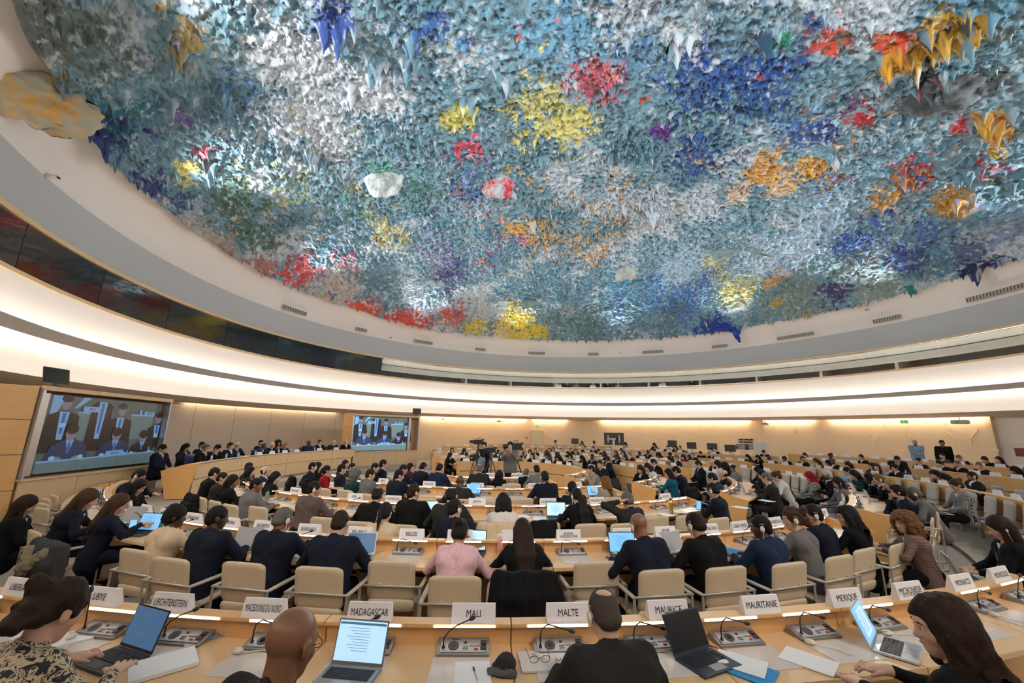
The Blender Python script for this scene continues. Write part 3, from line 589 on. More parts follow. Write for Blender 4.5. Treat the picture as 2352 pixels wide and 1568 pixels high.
# legible plates further off, the others blank at this distance
KNOWN = {'R4': {3: 'NIGERIA', 5: 'NORVEGE', 9: 'OMAN', 12: 'OUZBEKISTAN', 14: 'PAKISTAN', 18: 'PANAMA', 20: 'PEROU', 22: 'PHILIPPINES', 24: 'POLOGNE'}, 'R5': {3: 'ZAMBIE', 5: 'ZIMBABWE', 8: 'ETAT DE PALESTINE', 10: 'SAINT-SIEGE'}, 'R6': {3: 'UN-HABITAT', 6: 'UN WOMEN'}}
for key, a, c, R, z0, j in SEATS:
    if key[0] in 'RA' and key not in ('R0', 'R1'):
        i = int(key[1]); q = (c[0]+R*math.cos(R_(a)), c[1]+R*math.sin(R_(a)), z0+.88); rz = R_(a)+(math.pi/2 if key[0] == 'R' and a < -5 else -math.pi/2)
        if key[0] == 'R': rz = R_(a)-math.pi/2
        if (j*7+i) % 5 == 0 or (key in ('R2', 'R3') and a < -15): continue
        t = KNOWN.get(key, {}).get(j, '')
        ringt = dict(R2='the third ring right of the aisle', R3='the fourth ring right of the aisle', R4='the fifth ring at right', R5='the sixth ring at right', R6='the outermost ring at right').get(key) or FT[i][0]
        nameplate(q, rz, t, f"white nameplate, {ordinal(j+1)} from the right on {ringt}" if not t else f"white nameplate reading {t} on {ringt}", f'nameplates on {ringt}')
# ------------------------------------------------------------------ microphone consoles
def make_console(kind=0):
    r = thing('delegate_console')
    b = MB(); b.add([(-.165, -.065, 0), (.165, -.065, 0), (.165, .065, 0), (-.165, .065, 0), (-.165, -.065, .012), (.165, -.065, .012), (.165, .065, .05), (-.165, .065, .05)], [(3, 2, 1, 0), (4, 5, 6, 7), (0, 1, 5, 4), (1, 2, 6, 5), (2, 3, 7, 6), (3, 0, 4, 7)]); b.build('housing', CONS, r)
    sl = math.atan2(.038, .13); T = Matrix.Translation((0, 0, .0325)) @ Matrix.Rotation(sl, 4, 'X')
    MB().box((0, -.004, .001), (.29, .10, .004), M=T, bev=.002).build('face_plate', CONSP, r)
    m = MB(); m.cyl((-.062, -.006, .004), .035, .004, 20, 0, T); 
    for k in range(3): m.cyl((-.062, -.006, .0062), .009+.009*k, .001, 16, 0, T)
    m.build('speaker_grille', DGREY, r)
    m = MB()
    for k in range(4): m.box((.005+.018*(k % 2), -.028+.016*(k//2), .006), (.014, .009, .005), 0, T, .001)
    for k in range(5): m.box((.048+.0165*k, -.008, .006), (.012, .008, .005), {1: 1, 3: 2}.get(k, 0), T, .001)
    m.box((.082, -.032, .006), (.026, .010, .005), 2, T, .001); m.box((-.05, .043, .005), (.05, .003, .002), 3, T); m.box((.012, .018, .005), (.018, .012, .004), 3, T)
    m.build('buttons', [CONS, GRN, RED, INK], r)
    m = MB(); m.box((.128, .0, .006), (.038, .07, .006), 0, T, .002); m.cyl((.128, .008, .012), .012, .008, 12, 0, T); m.build('card_slot', BLACK, r)
    mic = MB(); b0 = Vector((-.125, -.02, .03))
    path = {0: [(0, 0, 0), (0, .002, .06), (.01, .004, .10), (.05, .006, .125), (.12, .01, .105), (.19, .012, .085)], 1: [(0, 0, 0), (-.002, 0, .07), (-.006, 0, .15), (-.01, .0, .22)], 2: [(0, 0, 0), (.0, .0, .05), (.03, .0, .09), (.08, .01, .12), (.16, .02, .15)]}[kind]
    path = [b0+Vector(p) for p in path]; mic.tube(path, [.006, .005, .004, .004, .004, .004][:len(path)], 8); mic.cyl(b0, .011, .012, 12)
    d = (path[-1]-path[-2]).normalized(); q = d.to_track_quat('Z', 'Y').to_matrix().to_4x4()
    o = mic.build('gooseneck', BLACK, r, True)
    MB().ball((0, 0, 0), (.013, .013, .024), 12, 8, 0, Matrix.Translation(path[-1]+d*.018) @ q).build('microphone_head', BLACK, o, True)
    return r
CONP = [make_console(k) for k in range(3)]; _used = set()
def place(protos, k, loc, rz, label, group):
    r = protos[k]
    if id(r) in _used: return copy_tree(r, loc, rz, label, group)
    _used.add(id(r)); r.location = loc; r.rotation_euler = (0, 0, rz); r['label'] = label; r['group'] = group; return r
for pr in CONP: pr['category'] = 'microphone console'
ROWT = {'F': 'nearest row', '2': 'second row', '3': 'third row', '4': 'fourth row', '5': 'fifth row', 'R0': 'innermost right ring', 'R1': 'second right ring', 'R2': 'third right ring', 'R3': 'fourth right ring'}
kk = 0
# matt = ivory earpiece lying on the desk, desk mat
MATM = MB().box((0, 0, .001), (.36, .26, .003), bev=.001).mesh('desk_mat', MATT)
def make_earpiece():
    r = thing('earpiece'); m = MB(); m.ball((0, 0, .016), (.026, .034, .016), 14, 8); m.build('shell', IVORY, r, True)
    m = MB(); pts = [(.0, -.03, .014), (.012, -.06, .006), (.04, -.10, .005), (.05, -.15, .005), (.03, -.19, .005), (.045, -.22, .006)]; m.tube(pts, .0035, 6); m.build('cable', IVORY, r, True)
    m = MB(); m.tube([(-.01, .0, .03), (-.02, .02, .034), (0, .045, .02), (.02, .04, .01)], .003, 6); m.build('ear_hook', IVORY, r, True); return r
EARP = [make_earpiece()]; EARP[0]['category'] = 'earpiece'
for key, a, c, R, z0, j in SEATS:
    if key not in ROWT: continue
    def P_(dr, dt, z): aa = R_(a)+dt/R; return (c[0]+(R+dr)*math.cos(aa), c[1]+(R+dr)*math.sin(aa), z0+z)
    rz = R_(a)+math.pi/2
    k = {'F': [0, 0, 2, 0, 2, 1, 2, 0, 2, 2, 0, 0, 0, 0, 0][j % 15] if key == 'F' else 0}.get(key, [0, 2, 0][j % 3])
    place(CONP, k, P_(.09, 0, .746), rz, f"grey microphone console at the {ordinal(j+1)} seat of the {ROWT[key]}", 'delegate microphone consoles')
    if key in ('F', '2', '3', '4'):
        o = inst(MATM, 'desk_mat'); o.location = P_(.30, 0, .746); o.rotation_euler = (0, 0, rz); tag(o, f"pale desk mat at the {ordinal(j+1)} seat of the {ROWT[key]}", 'desk mat', 'desk mats')
    if key in ('F', '2', '3') and (j*5) % 3:
        place(EARP, 0, P_(.20, -.2+.05*(j % 3), .750), rz+.5*(j % 4), f"ivory earpiece lying on the desk at the {ordinal(j+1)} seat of the {ROWT[key]}", 'earpieces on the desks')
# ================================================================== CHAIRS
def smooth_panel(w_, rows, th, round_r=.05, n=8):
    """curved upholstered slab: rows = [(y,z)] centre line from bottom to top, width w_"""
    mb = MB(); m = len(rows); V = []
    tot = sum((Vector(rows[i+1])-Vector(rows[i])).length for i in range(m-1)); acc = 0; L = []
    for i in range(m):
        if i: acc += (Vector(rows[i])-Vector(rows[i-1])).length
        t = (Vector(rows[min(i+1, m-1)])-Vector(rows[max(i-1, 0)])).normalized(); nrm = Vector((-t.y, t.x))
        e = min(acc, tot-acc); hw = w_/2-(round_r-math.sqrt(max(round_r**2-(round_r-min(e, round_r))**2, 0)))
        t2 = th*(.45 if i in (0, m-1) else 1); ring = []
        for k in range(n+1): x = -hw+2*hw*k/n; e2 = .35 if k in (0, n) else 1; ring.append((x, rows[i][0]+nrm.x*t2/2*e2, rows[i][1]+nrm.y*t2/2*e2))
        for k in range(n, -1, -1): x = -hw+2*hw*k/n; e2 = .35 if k in (0, n) else 1; ring.append((x, rows[i][0]-nrm.x*t2/2*e2, rows[i][1]-nrm.y*t2/2*e2))
        L.append(ring)
    mb.sheet(L, closed=True); q = len(L[0]); mb.f.append(list(range(q-1, -1, -1))); mb.m.append(0); b = (m-1)*q; mb.f.append([b+i for i in range(q)]); mb.m.append(0); return mb
def curve2(pts, n):
    out = []
    for i in range(len(pts)-1):
        p0 = Vector(pts[max(i-1, 0)]); p1 = Vector(pts[i]); p2 = Vector(pts[i+1]); p3 = Vector(pts[min(i+2, len(pts)-1)])
        for k in range(n):
            t = k/n; out.append(.5*((2*p1)+(p2-p0)*t+(2*p0-5*p1+4*p2-p3)*t*t+(3*p1-p0-3*p2+p3)*t**3))
    out.append(Vector(pts[-1])); return [tuple(p) for p in out]
def make_armchair():
    r = thing('armchair')
    smooth_panel(.47, curve2([(-.255, .50), (-.275, .60), (-.295, .75), (-.31, .865)], 4), .035).build('backrest', SHELL, r, True)
    smooth_panel(.47, curve2([(-.262, .515), (-.25, .44), (-.20, .405), (0, .415), (.2, .44), (.25, .43)], 4), .045).build('seat', SHELL, r, True)
    m = MB(); m.tube([(-.31, -.315, .64), (.31, -.315, .64)], .012, 8)
    m.build('rear_rail', TUBE, r, True)
    for s in (-1, 1): MB().box((s*.11, -.30, .652), (.03, .028, .016), bev=.003).build('rail_clip', TUBE, r)
    for s in (-1, 1):
        m = MB(); m.tube([(s*.295, -.31, .64), (s*.2955, -.1, .645), (s*.2955, .12, .65), (s*.2952, .2, .645), (s*.295, .235, .60)], [.02, .024, .024, .022, .017], 8, flat=.7); m.build('armrest', ARMW, r, True)
        m = MB(); m.box((s*.295, -.315, .33), (.028, .012, .62), bev=.003); m.build('leg', TUBE, r)
        m = MB(); m.tube([(s*.295, .235, .60), (s*.295, .245, .4), (s*.295, .25, .05), (s*.295, .22, .015), (s*.295, 0, .012), (s*.295, -.31, .012)], .011, 8); m.build('leg', TUBE, r, True)
        MB().box((s*.17, -.02, .20), (.035, .02, .40), bev=.004, M=Matrix.Rotation(s*.06, 4, 'Y')).build('leg', ARMW, r)
    return r
def make_pedestal(mt):
    r = thing('pedestal_chair')
    smooth_panel(.44, curve2([(-.21, .52), (-.235, .62), (-.26, .75), (-.275, .90)], 3), .05, n=4).build('backrest', mt, r, True)
    smooth_panel(.44, curve2([(-.22, .53), (-.21, .46), (-.16, .43), (0, .44), (.2, .455)], 3), .05, n=4).build('seat', mt, r, True)
    m = MB(); m.box((0, -.02, .21), (.09, .07, .40), bev=.01); m.build('post', TUBE, r); MB().cyl((0, -.02, .008), .16, .014, 16).build('base', TUBE, r); return r
ARM = [make_armchair()]; ARM[0]['category'] = 'chair'
PED = [make_pedestal(SHELL), make_pedestal(SHELLG)]
for p_ in PED: p_['category'] = 'chair'
CH_N = {}
def chair(x, y, z, facing, label, kind=0, shell=0):
    pr = (ARM, PED)[kind]; rz = facing-math.pi/2
    g = 'beige armchairs at the desks' if kind == 0 else ('pedestal chairs with beige shells' if shell == 0 else 'pedestal chairs with grey shells')
    return place(pr, shell if kind else 0, (x, y, z), rz, label, g)
def chair_at_top(px, py, c=K, jitter=0., label='', zt=.90, back=.31):
    p = at(px, py, zt); f = math.atan2(c[1]-p.y, c[0]-p.x)+jitter
    return chair(p.x+back*math.cos(f), p.y+back*math.sin(f), 0, f, label)
near = [(313, 1253), (395, 1272), (562, 1282), (735, 1292), (901, 1278), (1046, 1312), (1207, 1306), (1370, 1280), (1519, 1298), (1667, 1292), (1812, 1283), (1926, 1268), (1984, 1252), (2060, 1242), (2102, 1228), (82, 1212)]
names = ['behind the cream jacket', 'behind the first navy suit', 'behind the suit at BAHREIN', 'behind the suit at BELARUS', 'empty at BELIZE', 'behind the pink shawl', 'under the draped black coat', 'empty at BOSNIE-HERZEGOVINE', 'behind the navy suit at BOTSWANA', 'behind the black suit at BRUNEI', 'behind the blue suit at CABO VERDE', 'behind the grey blazer', 'behind the navy suit with lanyard', 'behind the black coat', 'behind the curly hair at far right', 'under the fur-trimmed coat at left']
COATCH = {}
for (x, y), nm in zip(near, names): COATCH[nm] = chair_at_top(x, y, C2, label=f'beige armchair {nm}, second row')
for i, (x, y) in enumerate(sorted(((746, 1182), (824, 1191), (921, 1198), (1250, 1193), (1357, 1196), (1436, 1195), (1507, 1180), (1578, 1177), (1650, 1183), (530, 1153), (594, 1158), (465, 1137), (495, 1145)))):
    chair_at_top(x, y, K, label=f'beige armchair in the third row, {ordinal(i+1)} from the left')
for i, (x, y) in enumerate(((745, 1117), (793, 1121), (835, 1129), (898, 1135), (977, 1140), (1061, 1141), (1126, 1143), (1198, 1139), (1365, 1141), (1407, 1137))): chair_at_top(x, y, K, label=f'beige armchair in the fourth row, {ordinal(i+1)} from the left')
for i, (x, y) in enumerate(((899, 1093), (1114, 1111), (1175, 1107), (1228, 1108))): chair_at_top(x, y, K, label=f'beige armchair in the fifth row, {ordinal(i+1)} from the left')
for i, (x, y) in enumerate(((107, 1140), (100, 1150), (97, 1160), (126, 1132))): chair_at_top(x, y, K, .3, label=f'empty beige armchair at the left end of the second row, {ordinal(i+1)}')
chair(-1.75, 1.32, 0, R_(75), 'beige armchair at the bottom edge behind the brown bald head')
for i, (x, y, j) in enumerate(((2152, 1172, .25), (2140, 1185, .25))): chair_at_top(x, y, K, label=f"beige armchair at the right ring end, {('far', 'near')[i]} one of the two")
PEDSPOT = []
def ring_hit(px, r, far):
    d = ray(px, 1040); d = d[:2]/np.linalg.norm(d[:2]); o = -np.array([K.x, K.y]); b_ = o@d; q = b_*b_-(o@o-r*r)
    if q < 0: return None
    t = -b_+(math.sqrt(q) if far else -math.sqrt(q)); 
    return (d*t) if t > 1 else None
rk = 0
for key, a, c, R, z0, j in SEATS:
    if key[0] in 'RA' and key not in ('R0', 'R1', 'R2', 'R3') and not (key[0] == 'R' and key[1] in '56' and a < -25):
        r = R+.80; x, y = c[0]+r*math.cos(R_(a)), c[1]+r*math.sin(R_(a))
        chair(x, y, z0, R_(a)+math.pi, f"{'grey' if key[0] == 'R' else 'beige'} pedestal chair, {ordinal(j+1)} from the right in {'ring '+str(int(key[1])+1)+' on the right' if key[0] == 'R' else FT[int(key[1])][0]}", 1, 1 if key[0] == 'R' else 0)
for j, a in enumerate(np.arange(-44, 10, 3.4)):   # advisers' chairs backed against the next ring
    for ri, R in ((0, RINGS[3]), (1, RINGS[4]), (2, RINGS[2])):
        if ri == 1 and a < -38 or ri == 2 and a > 4: continue
        r = R-.42; zz = 0; chair(K.x+r*math.cos(R_(a)), K.y+r*math.sin(R_(a)), zz, R_(a)+math.pi, f"pedestal chair backed against the {['fourth', 'fifth', 'third'][ri]} ring on the right, {ordinal(j+1)} from near end", 1, 1)
for i, (x, y) in enumerate(((2222, 1178), (2268, 1203), (2305, 1160), (2345, 1175))):
    pass
# ================================================================== VIDEO WALLS AND PODIUM
def flat(pts, z, m, mb, dy=0.): mb.add([(x, dy, y) for x, y in pts], [tuple(range(len(pts)))], m)
def ell(cx, cy, rx, ry, n=16): return [(cx+rx*math.cos(2*math.pi*k/n), cy+ry*math.sin(2*math.pi*k/n)) for k in range(n)]
def picture(parent, W, H, b):
    """the televised picture: seated delegates behind a curved desk; x right, z up, seen from -y"""
    e = b
    def m(n, c):
        q = mat(f'tv_{n}_{b}', tuple(v*.3+.004 for v in c), .25); B = q.node_tree.nodes['Principled BSDF']; B.inputs['Emission Color'].default_value = (*c, 1); B.inputs['Emission Strength'].default_value = e; return q
    pal = [m('grey', (.10, .13, .13)), m('desk', (.16, .24, .25)), m('suit', (.018, .016, .02)), m('navy', (.03, .05, .13)), m('face', (.24, .22, .30)), m('white', (.22, .45, .78)), m('tie', (.04, .16, .5)), m('ink', (.03, .03, .05)), m('seam', (.07, .10, .11)), m('hair', (.02, .018, .02)), m('bright', (.30, .62, .9)), m('green', (.1, .4, .12))]
    mb = MB(); y = [-.004]
    def F(pts, k): y[0] -= .0006; flat([((px-.5)*W, (py-.5)*H) for px, py in pts][::1], 0, k, mb, y[0])
    F([(0, 0), (1, 0), (1, 1), (0, 1)], 0)
    for x0, x1 in ((.22, .47), (.68, .92)): F([(x0, .40), (x1, .40), (x1, .78), (x0, .78)], 1); F([(x0, .775), (x1, .775), (x1, .80), (x0, .80)], 5)
    F([(0.02, .55), (.10, .95), (.14, 1), (.02, 1)], 5); F([(.20, .84), (.30, 1), (.24, 1), (.18, .84)], 5)
    for x, w_, t, hd in ((.12, .13, .88, 0), (.58, .13, .83, 0), (.40, .10, 1.05, 1), (.98, .12, .72, 0)):   # standing row
        F([(x-w_, .25), (x+w_, .25), (x+w_*.85, t-.14), (x+.03, t-.08), (x-.03, t-.08), (x-w_*.85, t-.14)], 2); F([(x-.035, t-.09), (x+.035, t-.09), (x+.02, .42), (x-.02, .42)], 5); F([(x-.012, t-.11), (x+.012, t-.11), (x+.01, .5), (x-.01, .5)], 6)
        if not hd: F(ell(x, t+.02, .036, .085), 4); F(ell(x, t+.085, .042, .05), 9); F([(x-.02, t-.3), (x+.025, t-.3), (x+.025, t-.24), (x-.02, t-.24)], 10)
    for x, w_, t, c in ((.20, .16, .44, 3), (.57, .16, .42, 3), (.84, .14, .38, 2)):                       # seated row
        F([(x-w_, .13), (x+w_, .13), (x+w_*.8, t-.10), (x+.04, t-.02), (x-.04, t-.02), (x-w_*.8, t-.10)], c); F([(x-.03, t-.02), (x+.03, t-.02), (x, .22)], 5); F([(x-.01, t-.06), (x+.01, t-.06), (x+.012, .24), (x-.012, .24)], 6)
        F(ell(x, t+.06, .042, .10), 4); F(ell(x, t+.12+(.0 if c == 3 and x < .3 else -.02), .046, .07), 9)
        for s in (-1, 1): F(ell(x+s*.07, .17, .035, .03), 4); F(ell(x+s*.10, .18, .022, .03), 10)
    F([(0, 0), (1, 0), (1, .17), (.5, .15), (0, .13)], 1); F([(0, .13), (.5, .15), (1, .17), (1, .19), (.5, .17), (0, .155)], 5)
    for x in (.28, .62, .90): F([(x, 0), (x+.003, 0), (x+.003, .15), (x, .15)], 8)
    F([(.24, .80), (.38, .80), (.38, .875), (.24, .875)], 5); F([(.80, .79), (.91, .79), (.91, .85), (.80, .85)], 5); F([(.50, .155), (.66, .165), (.66, .245), (.50, .235)], 5)
    F(ell(.76, .83, .012, .05), 5); F(ell(.70, .19, .008, .04), 5); F(ell(.92, .22, .008, .05), 5)
    for x, s in ((.35, .012), (.46, .008), (.51, .008)): F(ell(x, .04, s, s*1.6), 6)
    F([(0, .497), (1, .497), (1, .499), (0, .499)], 8)
    o = mb.build('displayed_picture', pal, parent)
    for t, x, z, w_ in (('BRESIL', .31, .838, .10), ('RESERVE', .855, .82, .08), ('RESERVE', .58, .20, .12)):
        inst(text_mesh(t, w_*W, .035*H, pal[7]), 'lettering', parent, Matrix.Translation(((x-.5)*W, y[0]-.002, (z-.5)*H)) @ Matrix.Rotation(R_(90), 4, 'X'))
    if b > .8: inst(text_mesh('50:00', .11*W, .05*H, pal[11]), 'lettering', parent, Matrix.Translation(((.86-.5)*W, y[0]-.002, (.915-.5)*H)) @ Matrix.Rotation(R_(90), 4, 'X'))
def video_wall(name, A, B, zl, zt, scr, label, bright, zbase, open_side):
    """A = left end, B = right end seen from the seats; front face looks to the room"""
    A, B = Vector((*A, 0)), Vector((*B, 0)); d = (B-A); L = d.length; rz = math.atan2(d.y, d.x)
    r = thing(name, ((A.x+B.x)/2, (A.y+B.y)/2, 0), rz, label, 'screen wall'); D = .55
    m = MB(); n = max(3, int(L/1.4)); g = .012
    for k in range(n): m.box((-L/2+L*(k+.5)/n, .02, (zbase+.12+zl)/2), (L/n-g, .04, zl-zbase-.14), bev=.004)
    m.build('lower_panels', WOODP, r); MB().box((0, .1, zbase+.06), (L-.1, .12, .12)).build('plinth', STEP, r)
    m = MB()
    for k in range(n): m.box((-L/2+L*(k+.5)/n, .0, zt), (L/n-g, .10, .10), bev=.004)
    m.build('top_frame', WOODP, r); MB().box((0, .02, zl), (L+.06, .16, .05), bev=.005).build('ledge', WOODP, r)
    m = MB(); m.box((-L/2+.03, .06, (zl+zt)/2), (.06, .16, zt-zl)); m.box((L/2-.03, .06, (zl+zt)/2), (.06, .16, zt-zl)); m.build('side_frame', SILVER, r)
    m = MB(); m.box((0, D, (zbase+zt)/2), (L, .04, zt-zbase)); m.box((-L/2+.02, D/2+.04, (zbase+zt)/2), (.03, D-.08, zt-zbase)); m.box((L/2-.02, D/2+.04, (zbase+zt)/2), (.03, D-.08, zt-zbase)); m.box((0, D/2+.04, zt+.03), (L, D-.08, .03)); m.build('carcass', WOODP, r)
    x0, x1, z0, z1 = scr; W, H = x1-x0, z1-z0; s = thing('display'); s.parent = r; s.location = ((x0+x1)/2, .17, (z0+z1)/2)
    MB().box((0, .04, 0), (W+.05, .08, H+.05), bev=.005).build('bezel', BLACK, s); picture(s, W, H, bright)
    xs = x0-.14 if open_side < 0 else x1+.14
    MB().box((xs, .16, (z0+z1)/2), (.16, .10, H+.06), bev=.01).build('speaker_column', SILVER, r)
    return r
LA, LB = (-10.5, 9.15), (-11.05, 13.35)
video_wall('video_wall', LA, LB, .93, 2.92, (-1.72, 1.98, 1.02, 2.80), 'large dim video wall in a pale wood surround left of the podium', .38, 0, -1)
RA, RB = (-8.3, 21.75), (-5.4, 24.45)
video_wall('video_wall', RA, RB, .95, 2.86, (-1.86, 1.28, 1.0, 2.78), 'bright video wall in a pale wood surround right of the podium', 1.0, 0, 1)
# wood return beside each video wall
def panel_return(P0, P1, n, zt, label, z0=0.):
    P0, P1 = Vector((*P0, 0)), Vector((*P1, 0)); d = P1-P0; L = d.length; r = thing('wood_panel_wall', P0, math.atan2(d.y, d.x), label, 'panelling'); m = MB()
    for k in range(n): h = (zt-z0)/n; m.box((L/2, .03, z0+h*(k+.5)), (L, .05, h-.02), bev=.004)
    m.build('panel', WOODO, r); m = MB(); m.box((L/2, .08, (z0+zt)/2), (L, .04, zt-z0)); m.build('backing', TUBE, r)
panel_return((-11.7, 5.6), (-10.53, 9.1), 4, 2.95, 'orange oak panel wall at the left edge of the picture')
panel_return((-9.1, 22.5), (-8.4, 21.85), 4, 2.95, 'orange oak panel return at the left of the bright video wall')
def monitor(name, loc, rz, w_, h_, label, tilt=0., back=False):
    r = thing(name, loc, rz, label, 'monitor'); T = Matrix.Rotation(tilt, 4, 'X')
    MB().box((0, 0, h_/2+.08), (w_, .04, h_), bev=.006, M=T).build('housing', BLACK, r); MB().box((0, -.021, h_/2+.08), (w_-.03, .003, h_-.03), M=T).build('screen', SCRO if not back else DGREY, r)
    m = MB(); m.box((0, .03, .06), (.05, .03, .14)); m.box((0, .03, .01), (.24, .16, .014), bev=.003); m.build('stand', DGREY, r); return r
monitor('monitor', (-10.62, 9.5, 2.98), R_(97), .62, .36, 'black monitor tilted on top of the dim video wall', -.2)
monitor('monitor', (-5.55, 24.25, 2.94), R_(44), .55, .34, 'black monitor on top of the bright video wall')
# podium platform and desk
pc, pR = (4.4, 15.6), 13.35
pts = [at(452, 1066, 1.12), at(547, 1052, 1.12), at(652, 1041, 1.12), at(780, 1033, 1.12)]
Am = np.array([[2*p.x, 2*p.y, 1] for p in pts]); bm = np.array([p.x**2+p.y**2 for p in pts]); sol = np.linalg.lstsq(Am, bm, rcond=None)[0]
pc = (float(sol[0]), float(sol[1])); pR = math.sqrt(sol[2]+pc[0]**2+pc[1]**2)
ang = lambda p: math.degrees(math.atan2(p.y-pc[1], p.x-pc[0])) % 360
PA0, PA1 = ang(at(806, 1031, 1.12)), ang(at(452, 1066, 1.12))
mb = MB(); mb.arc(pc, pR, [(-.75, 0), (-.75, .22), (3.4, .22), (3.4, 0)], PA0-14, PA1+14, 40); tag(mb.build('floor_podium', STEP), kind='structure')
n = 7; st = (PA1-PA0)/n
for k in range(n):
    a0, a1 = PA0+k*st+.03, PA0+(k+1)*st-.03; am = R_((a0+a1)/2); org = (pc[0]+pR*math.cos(am), pc[1]+pR*math.sin(am), .22)
    r = thing('podium_desk', org, 0, f'tall curved light oak podium desk unit, {ordinal(n-k)} from the left', 'desk', 'podium desk units')
    def pp(nm, prof, m, b0=a0, b1=a1, nn=5): mb = MB(); mb.arc(pc, pR, prof, b0, b1, nn, org=org); return mb.build(nm, m, r)
    pp('upper_panel', [(0, .73), (.03, .73), (.03, 1.13), (0, 1.13)], WOODP); pp('lower_panel', [(.02, .25), (.05, .25), (.05, .715), (.02, .715)], WOODP)
    pp('top', [(0, 1.13), (.22, 1.13), (.22, 1.10), (0, 1.10)], WOODT); pp('worktop', [(.22, .96), (.75, .96), (.75, .92), (.03, .92), (.03, .96)], WOODT)
    if k in (n-1, n-3): pp('cable_slot', [(.005, .712), (.01, .712), (.01, .73), (.005, .73)], SLOT, a0+.4, a1-.2)
    for kk_, e in ((0, k == 0), (1, k == n-1)):
        if e: b = a0 if kk_ == 0 else a1; pp('end_panel', [(-.02, 1.13), (.12, .24), (.6, .24), (.8, .96), (.25, 1.13)], WOODO, b-.08, b+.08, 1)
def ppos(px, py, z, dr=0.): 
    p = at(px, py, z); return p
for i, (x, y) in enumerate(((463, 1030), (499, 1036), (529, 1028), (604, 1032), (625, 1029), (655, 1028), (708, 1028), (734, 1023), (766, 1025))):
    d = ray(x, y); d = Vector((d[0], d[1], 0)).normalized(); o = Vector((-pc[0], -pc[1], 0)); rr = pR+(1.05 if i < 9 else .75); b_ = o.dot(d); t = -b_+math.sqrt(max(b_*b_-(o.dot(o)-rr*rr), .0)); p = d*t
    f = math.atan2(pc[1]-p.y, pc[0]-p.x); r = thing('office_chair', (p.x, p.y, .22), f-math.pi/2, f'navy leather office chair behind the podium, {ordinal(i+1)} from the left', 'chair', 'podium chairs')
    smooth_panel(.50, curve2([(-.24, .50), (-.27, .65), (-.30, .86), (-.32, 1.02)], 3), .08, n=4).build('backrest', NAVYV, r, True); smooth_panel(.50, curve2([(-.24, .47), (0, .47), (.24, .48)], 3), .08, n=4).build('seat', NAVYV, r, True)
    for s in (-1, 1): MB().tube([(s*.28, -.2, .45), (s*.30, -.18, .68), (s*.30, .1, .69)], .018, 6).build('armrest', BLACK, r, True)
    m = MB(); m.cyl((0, 0, .25), .03, .4, 10); m.build('post', SILVER, r); m = MB()
    for q in range(5): m.tube([(0, 0, .07), (.3*math.cos(q*1.257), .3*math.sin(q*1.257), .04)], .018, 6)
    m.build('star_base', BLACK, r)
# podium plates, bottles
def pod_pt(px, dr, z):
    d = ray(px, 1040); d = Vector((d[0], d[1], 0)).normalized(); o = Vector((-pc[0], -pc[1], 0)); b_ = o.dot(d); t = -b_+math.sqrt(max(b_*b_-(o.dot(o)-(pR+dr)**2), 0)); return Vector((d.x*t, d.y*t, z))
for i, x in enumerate((596, 625, 654, 681, 733, 771)):
    p = pod_pt(x, .12, 1.13); nameplate(p, math.atan2(p.y-pc[1], p.x-pc[0])-math.pi/2, '', f'white nameplate on the podium desk, {ordinal(i+1)} from the left', 'podium nameplates')
# back wall: door, signs, technicians' desk, monitors, racks
def on_wall(px, py, r):
    d = ray(px, py); o = -np.array([RC.x, RC.y]); dd = d[:2]; a = dd@dd; b_ = o@dd; c_ = o@o-r*r; t = (-b_+math.sqrt(b_*b_-a*c_))/a
    p = Vector((d[0]*t, d[1]*t, CAM_H+d[2]*t)); return p, math.atan2(RC.y-p.y, RC.x-p.x)+math.pi/2
p, rz = on_wall(1233, 1010, 18.44)
r = thing('door_1', (p.x, p.y, .05), rz); r['kind'] = 'structure'
MB().box((0, 0, 1.03), (.92, .04, 2.06), bev=.004).build('door_leaf', mat('cream_door', (.82, .66, .44), .5), r)
m = MB(); [m.box((s*.5, -.02, 1.06), (.07, .09, 2.16)) for s in (-1, 1)]; m.box((0, -.02, 2.13), (1.07, .09, .07)); m.build('door_frame', mat('door_frame_tan', (.72, .54, .30), .5), r)
m = MB(); m.tube([(-.40, -.05, 1.0), (-.40, -.05, .8)], .012, 6); m.tube([(.40, -.05, 1.02), (.40, -.05, .75)], .012, 6); m.build('door_handle', SILVER, r)
s = MB().box((-.02, -.03, 1.55), (.26, .01, .18)).build('door_sign', GREEN, r)
def sign(px, py, w_, h_, m, label, name, txt=None, tm=None, rw=18.4):
    p, rz = on_wall(px, py, rw); r = thing(name, p, rz, label, 'sign'); MB().box((0, 0, 0), (w_, .04, h_), bev=.004).build('panel', m, r)
    if txt == 'run':
        g = MB(); T = Matrix.Translation((0, -.026, 0)); g.ball((-.02, 0, h_*.28), (.022, .004, .022), 8, 4, 0, T); g.tube([(-.02, -.026, h_*.2), (-.04, -.026, -.01), (.0, -.026, -h_*.3)], .012, 5); g.tube([(-.04, -.026, -.01), (-.08, -.026, -h_*.3)], .011, 5); g.tube([(-.07, -.026, h_*.1), (-.02, -.026, h_*.18), (.03, -.026, h_*.06)], .008, 5); g.prism([(.06, -.026, 0), (.12, -.026, 0), (.09, -.026, -.05)], (0, -.002, 0)); g.box((w_*.3, -.024, 0), (w_*.18, .004, h_*.7)); g.build('pictogram', WHITE, r)
    elif txt == '+': g = MB(); g.box((0, -.022, 0), (w_*.6, .006, w_*.18)); g.box((0, -.022, 0), (w_*.18, .006, w_*.6)); g.build('pictogram', WHITE, r)
    return r
sign(1235, 979, .30, .17, GREEN, 'green running figure exit sign above the cream door', 'exit_sign', 'run'); sign(2077, 968, .34, .18, GREEN, 'green running figure exit sign on the right wall under the soffit', 'exit_sign', 'run', rw=18.05)
